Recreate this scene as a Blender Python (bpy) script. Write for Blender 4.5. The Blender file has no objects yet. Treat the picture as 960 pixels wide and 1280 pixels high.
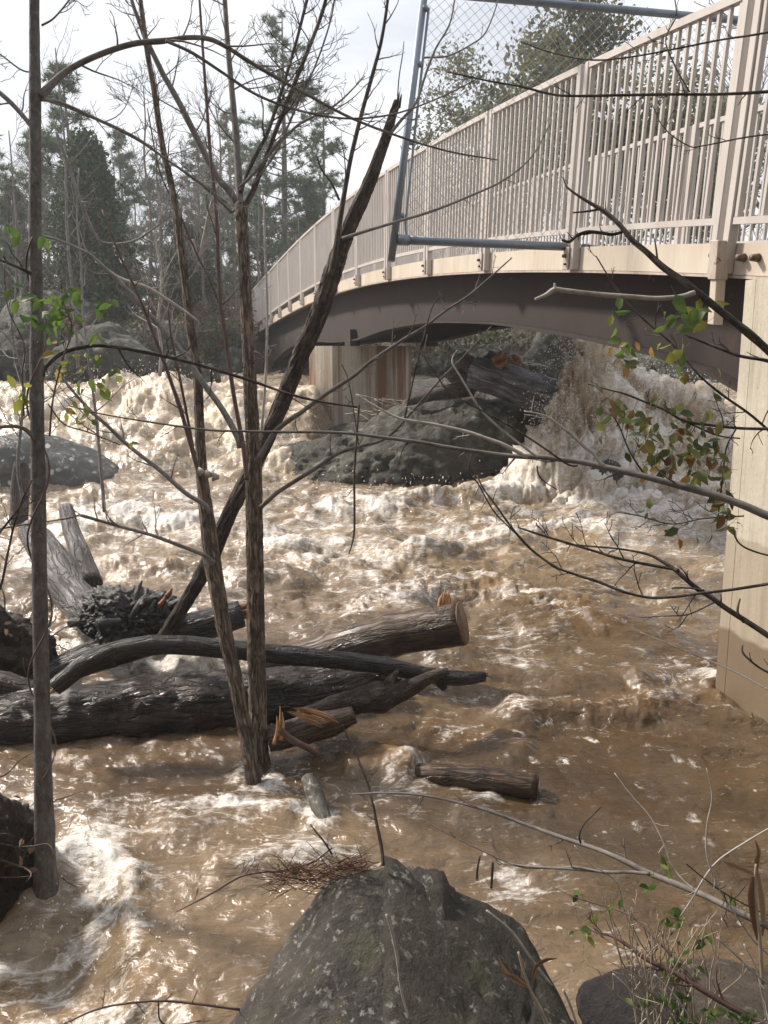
import bpy, math, random
import numpy as np
from mathutils import Vector

sc = bpy.context.scene
COL = sc.collection
R = math.radians
rnd = random.Random(7)

# ------------------------------------------------------------------ camera model (photo 960x1280)
F = 1067.0
PITCH = R(10.5)
EYE = np.array([0.0, 0.0, 2.4])
CF = np.array([0, math.cos(PITCH), -math.sin(PITCH)])
CU = np.array([0, math.sin(PITCH), math.cos(PITCH)])
CR = np.array([1.0, 0, 0])

def P(px, py, Z):
    return EYE + Z * (CF + CR * ((px - 480) / F) + CU * ((640 - py) / F))

def G(px, py, h=0.0):
    d = CF + CR * ((px - 480) / F) + CU * ((640 - py) / F)
    return EYE + d * ((h - EYE[2]) / d[2])

def proj(p):
    v = np.asarray(p) - EYE
    z = v @ CF
    return 480 + F * (v @ CR) / z, 640 - F * (v @ CU) / z, z

# ------------------------------------------------------------------ noise
_g = np.random.RandomState(3).normal(size=(256, 3))
_g /= np.linalg.norm(_g, axis=1)[:, None]
_g = _g.astype(np.float32)

def pn(p, seed=0):
    p = np.asarray(p, dtype=np.float64)
    f = np.floor(p)
    i = f.astype(np.int64)
    t = (p - f).astype(np.float32)
    u = t * t * t * (t * (t * 6 - 15) + 10)
    out = None
    for dz in (0, 1):
        for dy in (0, 1):
            for dx in (0, 1):
                h = ((i[:, 0] + dx) * 73856093) ^ ((i[:, 1] + dy) * 19349663) ^ ((i[:, 2] + dz) * 83492791) ^ (seed * 2654435761)
                h = (h ^ (h >> 13)) * 1274126177
                h = ((h ^ (h >> 16)) & 255).astype(np.int64)
                g = _g[h]
                d = g[:, 0] * (t[:, 0] - dx) + g[:, 1] * (t[:, 1] - dy) + g[:, 2] * (t[:, 2] - dz)
                w = (u[:, 0] if dx else 1 - u[:, 0]) * (u[:, 1] if dy else 1 - u[:, 1]) * (u[:, 2] if dz else 1 - u[:, 2])
                out = d * w if out is None else out + d * w
    return out * 1.5

def fbm(p, octv=4, seed=0, gain=0.5, lac=2.03):
    p = np.asarray(p, dtype=np.float64)
    a, s, tot = 1.0, 0.0, 0.0
    for o in range(octv):
        s = s + a * pn(p, seed + o * 17)
        tot += a
        a *= gain
        p = p * lac + 3.7
    return s / tot * 1.3

def billow(p, octv=3, seed=0, gain=0.5):
    p = np.asarray(p, dtype=np.float64)
    a, s, tot = 1.0, 0.0, 0.0
    for o in range(octv):
        s = s + a * np.abs(pn(p, seed + o * 13))
        tot += a
        a *= gain
        p = p * 2.1 + 1.3
    return s / tot * 2.2

def sst(a, b, x):
    t = np.clip((x - a) / (b - a), 0, 1)
    return t * t * (3 - 2 * t)

# ------------------------------------------------------------------ mesh building
ORG = {}

class MB:
    def __init__(s):
        s.v, s.q, s.t, s.n, s.a, s.k = [], [], [], 0, [], []

    def add(s, v, q=None, t=None, attr=None, tint=None):
        v = np.asarray(v, dtype=np.float64).reshape(-1, 3)
        if q is not None and len(q): s.q.append(np.asarray(q, dtype=np.int64) + s.n)
        if t is not None and len(t): s.t.append(np.asarray(t, dtype=np.int64) + s.n)
        s.v.append(v)
        s.a.append(v if attr is None else attr)
        s.k.append(np.full(len(v), 0.5) if tint is None else np.broadcast_to(tint, (len(v),)))
        s.n += len(v)
        return s

    def build(s, name, mat, parent=None, loc=None, smooth=True, attrs=None):
        v = np.concatenate(s.v)
        if loc is None: loc = ORG[parent.name] if parent is not None else v.mean(0)
        loc = np.asarray(loc, dtype=np.float64)
        me = bpy.data.meshes.new(name)
        q = np.concatenate(s.q) if s.q else np.zeros((0, 4), int)
        t = np.concatenate(s.t) if s.t else np.zeros((0, 3), int)
        me.vertices.add(len(v))
        me.vertices.foreach_set('co', (v - loc).astype(np.float32).ravel())
        nl = q.size + t.size
        me.loops.add(nl)
        me.loops.foreach_set('vertex_index', np.concatenate([q.ravel(), t.ravel()]).astype(np.int32))
        me.polygons.add(len(q) + len(t))
        st = np.concatenate([np.arange(len(q)) * 4, q.size + np.arange(len(t)) * 3]).astype(np.int32)
        me.polygons.foreach_set('loop_start', st)
        me.polygons.foreach_set('use_smooth', np.full(len(st), smooth, dtype=bool))
        at = me.attributes.new('bark', 'FLOAT_VECTOR', 'POINT')
        at.data.foreach_set('vector', np.concatenate(s.a).astype(np.float32).ravel())
        at = me.attributes.new('tint', 'FLOAT', 'POINT')
        at.data.foreach_set('value', np.concatenate(s.k).astype(np.float32))
        for k, val in (attrs or {}).items():
            at = me.attributes.new(k, 'FLOAT', 'POINT')
            at.data.foreach_set('value', np.asarray(val, dtype=np.float32))
        me.update(calc_edges=True)
        me.materials.append(mat)
        o = bpy.data.objects.new(name, me)
        COL.objects.link(o)
        if parent is not None:
            o.parent = parent
            o.location = loc - ORG[parent.name]
        else:
            o.location = loc
        ORG[o.name] = loc
        return o

    # ---- shapes
    def box(s, c, ax, ay, az, attr=None, bev=0.0):
        """box from centre and three half-axis vectors, edges chamfered by bev metres"""
        c, ax, ay, az = (np.asarray(x, float) for x in (c, ax, ay, az))
        L = [np.linalg.norm(x) for x in (ax, ay, az)]
        if bev <= 0:
            v = [c + i * ax + j * ay + k * az for k in (-1, 1) for j in (-1, 1) for i in (-1, 1)]
            return s.add(v, [(0, 2, 3, 1), (4, 5, 7, 6), (0, 1, 5, 4), (2, 6, 7, 3), (0, 4, 6, 2), (1, 3, 7, 5)])
        b = [max(0.0, 1 - bev / l) for l in L]
        v, idx = [], {}
        for k in (-1, 1):
            for j in (-1, 1):
                for i in (-1, 1):
                    idx[(i, j, k)] = len(v)
                    v += [c + i * ax + j * b[1] * ay + k * b[2] * az, c + i * b[0] * ax + j * ay + k * b[2] * az, c + i * b[0] * ax + j * b[1] * ay + k * az]
        X = lambda i, j, k, a: idx[(i, j, k)] + a
        q, t = [], []
        for i in (-1, 1):
            f = [X(i, -1, -1, 0), X(i, 1, -1, 0), X(i, 1, 1, 0), X(i, -1, 1, 0)]; q.append(f if i > 0 else f[::-1])
            f = [X(-1, i, -1, 1), X(-1, i, 1, 1), X(1, i, 1, 1), X(1, i, -1, 1)]; q.append(f if i > 0 else f[::-1])
            f = [X(-1, -1, i, 2), X(1, -1, i, 2), X(1, 1, i, 2), X(-1, 1, i, 2)]; q.append(f if i > 0 else f[::-1])
            for j in (-1, 1):
                f = [X(i, j, -1, 0), X(i, j, 1, 0), X(i, j, 1, 1), X(i, j, -1, 1)]; q.append(f if i * j < 0 else f[::-1])
                f = [X(i, -1, j, 0), X(i, 1, j, 0), X(i, 1, j, 2), X(i, -1, j, 2)]; q.append(f if i * j > 0 else f[::-1])
                f = [X(-1, i, j, 1), X(1, i, j, 1), X(1, i, j, 2), X(-1, i, j, 2)]; q.append(f if i * j < 0 else f[::-1])
                for k in (-1, 1):
                    f = [X(i, j, k, 0), X(i, j, k, 1), X(i, j, k, 2)]; t.append(f if i * j * k > 0 else f[::-1])
        return s.add(v, q, t)

    def loft(s, rings, cap=True):
        """rings: list of (n,3) closed outlines"""
        n = len(rings[0]); m = len(rings)
        v = np.concatenate(rings)
        q = [(a * n + i, a * n + (i + 1) % n, (a + 1) * n + (i + 1) % n, (a + 1) * n + i) for a in range(m - 1) for i in range(n)]
        t = []
        if cap:
            v = np.concatenate([v, [rings[0].mean(0)], [rings[-1].mean(0)]])
            c0, c1 = n * m, n * m + 1
            for i in range(n):
                t.append((c0, (i + 1) % n, i)); t.append((c1, (m - 1) * n + i, (m - 1) * n + (i + 1) % n))
        return s.add(v, q, t)

    def tube(s, pts, rad, sides=8, seg=None, rough=0.0, freq=(6, 1.5), seed=0, cap=True, smooth=True, tint=None, knob=0.0, ridge=0.0):
        pts = np.asarray(pts, float); rad = np.broadcast_to(np.asarray(rad, float), (len(pts),))
        if smooth and len(pts) > 2 or seg:
            pts, rad = crom(pts, rad, seg or 5)
        m = len(pts)
        T = np.gradient(pts, axis=0) if m > 2 else np.repeat([pts[1] - pts[0]], 2, 0)
        T /= np.linalg.norm(T, axis=1)[:, None] + 1e-12
        a = np.array([0.31, -0.2, 0.93]) if abs(T[0][2]) < 0.8 else np.array([0.2, 0.97, 0.1])
        N = np.zeros_like(T)
        n = a - T[0] * (a @ T[0]); n /= np.linalg.norm(n)
        for i in range(m):
            n = n - T[i] * (n @ T[i]); n /= np.linalg.norm(n) + 1e-12
            N[i] = n
        Bn = np.cross(T, N)
        L = np.concatenate([[0], np.cumsum(np.linalg.norm(np.diff(pts, axis=0), axis=1))])
        th = np.arange(sides) / sides * 2 * math.pi
        c, sn = np.cos(th), np.sin(th)
        r0 = np.repeat(rad, sides)
        cc, ss = np.tile(c, m), np.tile(sn, m)
        at = np.stack([r0 * cc, r0 * ss, np.repeat(L, sides)], 1)
        r = r0.copy()
        if rough > 0:
            q = np.stack([at[:, 0] * freq[0], at[:, 1] * freq[0], at[:, 2] * freq[1]], 1)
            r = r * (1 + rough * fbm(q, 4, seed + 5))
        if ridge > 0:
            q = np.stack([cc * freq[0] * 0.35 + 9, ss * freq[0] * 0.35, at[:, 2] * freq[1] * 1.5], 1)
            r = r * (1 + ridge * (0.45 - billow(q, 3, seed + 31)))
        if knob > 0:
            r = r * (1 + knob * np.maximum(0, np.repeat(pn(np.stack([L * 7 + seed, L * 0, L * 0], 1), seed), sides) - 0.15))
        v = np.repeat(pts, sides, 0) + r[:, None] * (cc[:, None] * np.repeat(N, sides, 0) + ss[:, None] * np.repeat(Bn, sides, 0))
        i, j = np.meshgrid(np.arange(m - 1), np.arange(sides), indexing='ij')
        j2 = (j + 1) % sides
        q = np.stack([i * sides + j, i * sides + j2, (i + 1) * sides + j2, (i + 1) * sides + j], -1).reshape(-1, 4)
        t = None
        if cap:
            v = np.concatenate([v, pts[:1], pts[-1:]]); at = np.concatenate([at, [[0, 0, 0]], [[0, 0, L[-1]]]])
            k = np.arange(sides); k2 = (k + 1) % sides
            t = np.concatenate([np.stack([np.full(sides, m * sides), k2, k], 1), np.stack([np.full(sides, m * sides + 1), (m - 1) * sides + k, (m - 1) * sides + k2], 1)])
        at = at + np.array([seed * 0.37 % 5, seed * 0.11 % 3, seed * 1.7 % 9])
        return s.add(v, q, t, at, tint)

    def leaf(s, p, d, n, L, W, tint=0.5, curl=0.2):
        p, d, n = np.asarray(p, float), np.asarray(d, float), np.asarray(n, float)
        d = d / np.linalg.norm(d)
        sd = np.cross(d, n); sd /= np.linalg.norm(sd) + 1e-9
        up = np.cross(sd, d)
        a = p
        b = p + d * L * 0.32 - up * L * curl * 0.1
        c = p + d * L * 0.68 - up * L * curl * 0.4
        e = p + d * L - up * L * curl
        w1, w2 = sd * W * 0.5, sd * W * 0.42
        f = up * W * 0.13
        v = [a, b + w1 + f, b, b - w1 + f, c + w2 + f, c, c - w2 + f, e]
        return s.add(v, [(1, 4, 5, 2), (2, 5, 6, 3)], [(0, 1, 2), (0, 2, 3), (4, 7, 5), (5, 7, 6)], None, tint)

def crom(p, r, k):
    n = len(p)
    e0, e1 = 2 * p[0] - p[1], 2 * p[-1] - p[-2]
    q = np.concatenate([[e0], p, [e1]])
    out, rr = [], []
    for i in range(n - 1):
        a, b, c, d = q[i], q[i + 1], q[i + 2], q[i + 3]
        for j in range(k):
            t = j / k
            out.append(0.5 * (2 * b + (c - a) * t + (2 * a - 5 * b + 4 * c - d) * t * t + (3 * b - a - 3 * c + d) * t ** 3))
            rr.append(r[i] * (1 - t) + r[i + 1] * t)
    out.append(p[-1]); rr.append(r[-1])
    return np.array(out), np.array(rr)

def empty(name, loc):
    o = bpy.data.objects.new(name, None)
    COL.objects.link(o)
    o.location = loc
    o.empty_display_size = 0.2
    ORG[o.name] = np.asarray(loc, float)
    return o

def tag(o, label=None, cat=None, group=None, kind=None):
    if label: o['label'] = label
    if cat: o['category'] = cat
    if group: o['group'] = group
    if kind: o['kind'] = kind
    return o

def copy_thing(root, loc, rotz=0.0, scale=1.0, label=None, group=None):
    r = root.copy(); COL.objects.link(r)
    r.location = loc; r.rotation_euler = (0, 0, rotz); r.scale = (scale, scale, scale)
    if label: r['label'] = label
    if group: r['group'] = group
    for ch in list(root.children):
        c = ch.copy(); COL.objects.link(c); c.parent = r
        for g in ch.children:
            d = g.copy(); COL.objects.link(d); d.parent = c
    return r

# ------------------------------------------------------------------ materials
class NT:
    def __init__(s, name):
        s.m = bpy.data.materials.new(name); s.m.use_nodes = True
        s.t = s.m.node_tree
        s.b = s.t.nodes['Principled BSDF']
        s.out = s.t.nodes['Material Output']

    def n(s, typ, ins=None, **kw):
        nd = s.t.nodes.new(typ)
        for k, v in kw.items(): setattr(nd, k, v)
        for k, v in (ins or {}).items(): s.set(nd, k, v)
        return nd

    def set(s, nd, k, v):
        i = nd.inputs[k]
        if hasattr(v, 'is_output') or isinstance(v, bpy.types.NodeSocket): s.t.links.new(v, i)
        elif isinstance(v, bpy.types.Node): s.t.links.new(v.outputs[0], i)
        else:
            if i.type == 'RGBA' and len(v) == 3: v = (*v, 1)
            i.default_value = v

    def p(s, **kw):
        for k, v in kw.items(): s.set(s.b, k.replace('_', ' '), v)
        return s

    def obj(s): return s.n('ShaderNodeTexCoord').outputs['Object']
    def attr(s, name, out='Fac'): return s.n('ShaderNodeAttribute', attribute_name=name).outputs[out]

    def map(s, vec, scale): return s.n('ShaderNodeMapping', {'Vector': vec, 'Scale': scale}).outputs[0]

    def noise(s, vec, scale, det=5, rough=0.55, dist=0.0, out=0):
        return s.n('ShaderNodeTexNoise', {'Vector': vec, 'Scale': scale, 'Detail': det, 'Roughness': rough, 'Distortion': dist}).outputs[out]

    def vor(s, vec, scale, feature='F1', out='Distance', rnd=1.0):
        nd = s.n('ShaderNodeTexVoronoi', feature=feature)
        s.set(nd, 'Vector', vec); s.set(nd, 'Scale', scale); s.set(nd, 'Randomness', rnd)
        return nd.outputs[out]

    def ramp(s, fac, stops, interp='LINEAR'):
        nd = s.n('ShaderNodeValToRGB', {'Fac': fac})
        cr = nd.color_ramp; cr.interpolation = interp
        while len(cr.elements) < len(stops): cr.elements.new(0.5)
        for e, (p_, c) in zip(cr.elements, stops):
            e.position = p_; e.color = (*c, 1) if not isinstance(c, (int, float)) else (c, c, c, 1)
        return nd.outputs[0]

    def mix(s, fac, a, b, mode='MIX'):
        nd = s.n('ShaderNodeMix', data_type='RGBA', blend_type=mode)
        s.set(nd, 0, fac); s.set(nd, 6, a); s.set(nd, 7, b)
        return nd.outputs[2]

    def math(s, op, a, b=0.0, clamp=False):
        nd = s.n('ShaderNodeMath', operation=op, use_clamp=clamp)
        s.set(nd, 0, a); s.set(nd, 1, b)
        return nd.outputs[0]

    def bump(s, h, strength=0.5, dist=0.01, normal=None):
        nd = s.n('ShaderNodeBump', {'Height': h, 'Strength': strength, 'Distance': dist})
        if normal is not None: s.set(nd, 'Normal', normal)
        return nd.outputs[0]

def bark_mat(name, dark, mid, light, fr=60, stretch=0.18, rough=0.85, bump=0.7, bd=0.006, blotch=None, wet=None, furrow=0.0):
    m = NT(name)
    v = m.map(m.attr('bark', 'Vector'), (1, 1, stretch))
    a = m.noise(v, fr, 6, 0.6, 0.3)
    b = m.noise(m.attr('bark', 'Vector'), fr * 0.12, 4, 0.6)
    c = m.ramp(a, [(0.3, dark), (0.52, mid), (0.72, light)])
    c = m.mix(m.ramp(b, [(0.42, 0.0), (0.6, 0.55)]), c, light)
    if blotch:
        k = m.noise(m.attr('bark', 'Vector'), fr * 0.3, 5, 0.65, 0.4)
        c = m.mix(m.ramp(k, [(0.56, 0.0), (0.62, 0.85)]), c, blotch)
    if wet:
        w = m.noise(m.attr('bark', 'Vector'), fr * 0.1, 3, 0.5)
        m.p(Roughness=m.ramp(w, [(0.4, wet), (0.62, rough)]))
    else:
        m.p(Roughness=rough)
    h = a
    if furrow > 0:
        fz = m.noise(v, fr * 0.55, 4, 0.55, 0.6)
        fl = m.ramp(m.math('ABSOLUTE', m.math('SUBTRACT', fz, 0.5)), [(0.0, 0.0), (0.075, 1.0)])
        fine = m.noise(m.attr('bark', 'Vector'), fr * 4, 4, 0.65)
        c = m.mix(m.math('MULTIPLY', m.math('SUBTRACT', 1.0, fl), furrow), c, dark)
        c = m.mix(0.5, c, m.ramp(fine, [(0.3, 0.55), (0.7, 1.25)]), 'MULTIPLY')
        h = m.math('ADD', m.math('MULTIPLY', fl, 0.9), m.math('ADD', m.math('MULTIPLY', a, 0.6), m.math('MULTIPLY', fine, 0.3)))
    m.p(Base_Color=c, Normal=m.bump(h, bump, bd))
    return m.m

def rock_mat(name, a, b, c, lichen, amount=0.5, scale=3.0, lscale=14, moss=None, rough=0.8, yellow=False, bd=0.03):
    m = NT(name); o = m.obj()
    n1 = m.noise(o, scale, 9, 0.65, 0.3)
    n2 = m.noise(o, scale * 9, 8, 0.7)
    col = m.ramp(n1, [(0.32, a), (0.5, b), (0.68, c)])
    col = m.mix(0.5, col, m.ramp(n2, [(0.3, 0.35), (0.7, 1.0)]), 'MULTIPLY')
    d = m.noise(o, lscale * 0.5, 3, 0.6)
    wob = m.n('ShaderNodeMix', data_type='VECTOR')
    m.set(wob, 0, 0.06); m.set(wob, 4, o); m.set(wob, 5, m.noise(o, lscale * 2, 3, 0.6, 0, 1))
    vd = m.vor(wob.outputs[1], lscale)
    spots = m.math('MULTIPLY', m.ramp(vd, [(0.2, 1.0), (0.34, 0.0)]), m.ramp(d, [(0.5 - 0.2 * amount, 0.0), (0.62 - 0.2 * amount, 1.0)]))
    crust = m.ramp(m.noise(o, lscale * 0.8, 8, 0.7, 0.5), [(0.6 - 0.1 * amount, 0.0), (0.68 - 0.06 * amount, 0.8)])
    col = m.mix(m.math('MULTIPLY', crust, 0.35), col, lichen)
    col = m.mix(m.math('MULTIPLY', spots, 0.85), col, lichen)
    if yellow:
        y = m.ramp(m.vor(wob.outputs[1], lscale * 0.45), [(0.045, 0.9), (0.065, 0.0)])
        col = m.mix(y, col, (0.42, 0.36, 0.04))
    if moss:
        mz = m.noise(o, scale * 1.3, 6, 0.65)
        col = m.mix(m.ramp(mz, [(0.52, 0.0), (0.62, 0.8)]), col, moss)
    h = m.math('ADD', m.math('MULTIPLY', n1, 1.5), n2)
    m.p(Base_Color=col, Roughness=rough, Normal=m.bump(h, 0.85, bd))
    return m.m

def leaf_mat(name, stops, trans=0.4, rough=0.5):
    m = NT(name)
    t = m.attr('tint')
    nz = m.noise(m.obj(), 9, 3)
    c = m.mix(0.35, m.ramp(t, stops), m.ramp(nz, [(0.3, 0.45), (0.7, 1.25)]), 'MULTIPLY')
    m.p(Base_Color=c, Roughness=rough)
    tr = m.n('ShaderNodeBsdfTranslucent', {'Color': c})
    mx = m.n('ShaderNodeMixShader', {0: trans})
    m.t.links.new(m.b.outputs[0], mx.inputs[1]); m.t.links.new(tr.outputs[0], mx.inputs[2])
    m.t.links.new(mx.outputs[0], m.out.inputs[0])
    return m.m

def paint_mat(name, col, dirt, rough=0.5, sc_=5.0, amt=0.4, metal=0.0, rust=None):
    m = NT(name); o = m.obj()
    a = m.noise(m.map(o, (1, 1, 0.35)), sc_, 7, 0.65)
    c = m.mix(m.math('MULTIPLY', m.ramp(a, [(0.42, 0.0), (0.7, 1.0)]), amt), col, dirt)
    f = m.noise(o, sc_ * 14, 6, 0.7)
    c = m.mix(m.ramp(f, [(0.63, 0.0), (0.7, amt)]), c, dirt)
    dr = m.noise(m.map(o, (1, 1, 0.09)), sc_ * 5, 5, 0.7, 0.1)
    c = m.mix(m.math('MULTIPLY', m.ramp(dr, [(0.54, 0.0), (0.68, 1.0)]), amt * 0.9), c, dirt)
    sp_ = m.ramp(m.noise(o, sc_ * 5, 3, 0.6), [(0.70, 0.0), (0.74, 0.8)])
    c = m.mix(m.math('MULTIPLY', sp_, amt), c, (0.2, 0.09, 0.04))
    if rust:
        r = m.noise(o, sc_ * 2.2, 7, 0.7)
        c = m.mix(m.ramp(r, [(0.6, 0.0), (0.66, 0.9)]), c, rust)
    m.p(Base_Color=c, Roughness=rough, Metallic=metal, Normal=m.bump(f, 0.15, 0.004))
    return m.m

def concrete_mat(name, rust=False, wet=False):
    m = NT(name); o = m.obj()
    a = m.noise(o, 1.6, 8, 0.65)
    f = m.noise(o, 40, 6, 0.7)
    c = m.ramp(a, [(0.3, (0.46, 0.41, 0.33)), (0.55, (0.55, 0.50, 0.41)), (0.75, (0.63, 0.58, 0.48))])
    c = m.mix(0.25, c, m.ramp(f, [(0.35, 0.5), (0.65, 1.1)]), 'MULTIPLY')
    pits = m.ramp(m.vor(o, 11), [(0.045, 1.0), (0.075, 0.0)])
    c = m.mix(m.math('MULTIPLY', pits, 0.65), c, (0.16, 0.12, 0.09))
    st = m.noise(m.map(o, (6, 6, 0.25)), 2.0, 6, 0.7, 0.1)
    c = m.mix(m.ramp(st, [(0.50, 0.0), (0.68, 0.6)]), c, (0.24, 0.19, 0.15))
    z = m.n('ShaderNodeSeparateXYZ', {0: o}).outputs[2]
    if rust:
        sx = m.noise(m.map(o, (2.4, 2.4, 0.08)), 1.3, 5, 0.65, 0.2)
        c = m.mix(m.ramp(sx, [(0.45, 0.0), (0.58, 0.9)]), c, (0.21, 0.075, 0.025))
    if wet:
        zz = m.math('ADD', m.math('MULTIPLY', z, 0.5), m.math('MULTIPLY', m.math('SUBTRACT', m.noise(o, 3.5, 3), 0.5), 0.05))
        c = m.mix(m.ramp(zz, [(0.60, 0.6), (0.606, 0.0)]), c, (0.30, 0.235, 0.16))
        lo = m.ramp(zz, [(0.27, 1.0), (0.285, 0.0)])
        c = m.mix(m.math('MULTIPLY', lo, 0.8), c, (0.15, 0.1, 0.06))
        m.p(Roughness=m.math('SUBTRACT', 0.85, m.math('MULTIPLY', lo, 0.4)))
    else:
        m.p(Roughness=0.85)
    m.p(Base_Color=c, Normal=m.bump(m.math('SUBTRACT', f, pits), 0.3, 0.006))
    return m.m

M = {}
M['bark_slim'] = bark_mat('bark_slim', (0.037, 0.031, 0.027), (0.098, 0.084, 0.076), (0.17, 0.152, 0.142), 45, 0.5, 0.75, 0.5, 0.004, blotch=(0.17, 0.162, 0.155), furrow=0.3)
M['bark_ridged'] = bark_mat('bark_ridged', (0.04, 0.027, 0.02), (0.17, 0.122, 0.09), (0.34, 0.265, 0.205), 80, 0.16, 0.9, 1.0, 0.012, furrow=0.75)
M['bark_limb'] = bark_mat('bark_limb', (0.05, 0.042, 0.038), (0.12, 0.102, 0.092), (0.2, 0.175, 0.16), 60, 0.4, 0.8, 0.5, 0.004)
M['bark_dark'] = bark_mat('bark_dark', (0.02, 0.014, 0.011), (0.066, 0.048, 0.038), (0.14, 0.108, 0.088), 70, 0.15, 0.85, 1.0, 0.008, blotch=(0.15, 0.12, 0.10), furrow=0.8)
M['bark_red'] = bark_mat('bark_red', (0.035, 0.018, 0.015), (0.085, 0.045, 0.037), (0.14, 0.085, 0.07), 60, 0.4, 0.7, 0.3, 0.002)
M['bark_grey'] = bark_mat('bark_grey', (0.08, 0.072, 0.07), (0.19, 0.175, 0.17), (0.3, 0.285, 0.275), 60, 0.45, 0.8, 0.4, 0.003)
M['bark_pale'] = bark_mat('bark_pale', (0.16, 0.14, 0.12), (0.32, 0.29, 0.255), (0.46, 0.42, 0.38), 70, 0.4, 0.8, 0.3, 0.002)
M['bark_far'] = bark_mat('bark_far', (0.07, 0.058, 0.052), (0.14, 0.12, 0.11), (0.24, 0.215, 0.2), 9, 0.3, 0.9, 0.5, 0.02)
M['wet_log'] = bark_mat('wet_log', (0.006, 0.004, 0.0035), (0.02, 0.0125, 0.0095), (0.055, 0.035, 0.028), 40, 0.16, 0.5, 0.9, 0.012, blotch=(0.085, 0.055, 0.043), wet=0.2, furrow=0.7)
M['wet_slick'] = bark_mat('wet_slick', (0.006, 0.005, 0.005), (0.017, 0.0135, 0.013), (0.045, 0.037, 0.035), 40, 0.14, 0.5, 1.0, 0.012, blotch=(0.06, 0.05, 0.046), wet=0.22, furrow=0.6)
M['brown_log'] = bark_mat('brown_log', (0.010, 0.006, 0.004), (0.05, 0.026, 0.014), (0.16, 0.09, 0.048), 45, 0.12, 0.6, 0.8, 0.008, blotch=(0.03, 0.02, 0.015), wet=0.25, furrow=0.6)
M['grey_wood'] = bark_mat('grey_wood', (0.02, 0.017, 0.018), (0.062, 0.052, 0.054), (0.14, 0.122, 0.125), 30, 0.15, 0.7, 1.0, 0.014, wet=0.4, furrow=0.6)
M['grey_log'] = bark_mat('grey_log', (0.03, 0.029, 0.032), (0.10, 0.098, 0.108), (0.22, 0.215, 0.235), 14, 0.2, 0.5, 1.0, 0.03, furrow=0.8)
M['char'] = bark_mat('char', (0.006, 0.006, 0.006), (0.022, 0.02, 0.02), (0.075, 0.068, 0.066), 26, 0.7, 0.55, 1.0, 0.03, wet=0.25)
M['raw_wood'] = bark_mat('raw_wood', (0.17, 0.065, 0.02), (0.4, 0.2, 0.075), (0.58, 0.38, 0.18), 50, 0.1, 0.6, 0.6, 0.004)
M['red_wood'] = bark_mat('red_wood', (0.05, 0.014, 0.006), (0.15, 0.05, 0.018), (0.33, 0.13, 0.045), 40, 0.1, 0.5, 0.7, 0.01)
M['end_grain'] = bark_mat('end_grain', (0.05, 0.027, 0.014), (0.14, 0.08, 0.042), (0.25, 0.16, 0.09), 25, 0.5, 0.6, 0.5, 0.01)
M['lichen_bark'] = bark_mat('lichen_bark', (0.02, 0.016, 0.014), (0.07, 0.06, 0.05), (0.15, 0.14, 0.12), 60, 0.4, 0.7, 1.0, 0.008, blotch=(0.34, 0.36, 0.32))
M['needle_red'] = leaf_mat('needle_red', [(0.0, (0.06, 0.022, 0.012)), (1.0, (0.19, 0.07, 0.035))], 0.2, 0.6)
M['rock_front'] = rock_mat('rock_front', (0.015, 0.012, 0.0095), (0.042, 0.033, 0.0265), (0.09, 0.073, 0.06), (0.26, 0.255, 0.23), 0.5, 2.6, 25, moss=(0.05, 0.046, 0.022), rough=0.6, yellow=True)
M['rock_moss'] = rock_mat('rock_moss', (0.016, 0.013, 0.009), (0.036, 0.029, 0.02), (0.065, 0.053, 0.038), (0.22, 0.22, 0.19), 0.3, 3.0, 24, moss=(0.034, 0.036, 0.014), rough=0.7)
M['rock_dark'] = rock_mat('rock_dark', (0.018, 0.014, 0.014), (0.04, 0.032, 0.03), (0.07, 0.058, 0.055), (0.15, 0.15, 0.15), 0.2, 4, 16, rough=0.5)
M['rock_brown'] = rock_mat('rock_brown', (0.04, 0.028, 0.02), (0.07, 0.05, 0.036), (0.11, 0.08, 0.06), (0.2, 0.19, 0.17), 0.15, 3, 14, rough=0.6)
M['rock_mid'] = rock_mat('rock_mid', (0.035, 0.032, 0.025), (0.09, 0.083, 0.067), (0.165, 0.153, 0.13), (0.25, 0.265, 0.225), 0.6, 1.3, 3.6, moss=(0.05, 0.055, 0.03), rough=0.75, bd=0.16)
M['rock_far'] = rock_mat('rock_far', (0.032, 0.032, 0.026), (0.085, 0.085, 0.072), (0.15, 0.15, 0.13), (0.22, 0.25, 0.21), 0.5, 1.1, 3.0, moss=(0.045, 0.055, 0.024), bd=0.25)
M['rock_wet'] = rock_mat('rock_wet', (0.03, 0.03, 0.028), (0.07, 0.07, 0.064), (0.12, 0.118, 0.11), (0.5, 0.5, 0.48), 0.35, 1.2, 7, rough=0.3)
M['soil'] = rock_mat('soil', (0.012, 0.008, 0.006), (0.03, 0.02, 0.014), (0.06, 0.04, 0.026), (0.12, 0.07, 0.035), 0.2, 5, 18, rough=0.75)
M['concrete'] = concrete_mat('concrete', wet=True)
M['concrete_rust'] = concrete_mat('concrete_rust', rust=True)
M['rail_paint'] = paint_mat('rail_paint', (0.55, 0.51, 0.48), (0.36, 0.29, 0.25), 0.5, 4, 0.4)
M['fascia_paint'] = paint_mat('fascia_paint', (0.62, 0.545, 0.46), (0.40, 0.31, 0.22), 0.55, 2.2, 0.5)
M['bracket_paint'] = paint_mat('bracket_paint', (0.52, 0.44, 0.39), (0.25, 0.15, 0.1), 0.6, 6, 0.6, rust=(0.14, 0.05, 0.025))
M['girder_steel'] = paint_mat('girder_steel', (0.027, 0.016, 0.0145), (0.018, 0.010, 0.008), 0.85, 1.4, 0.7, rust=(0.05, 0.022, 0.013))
M['galv'] = paint_mat('galv', (0.2, 0.24, 0.29), (0.13, 0.15, 0.18), 0.42, 9, 0.5, metal=0.4)
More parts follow.
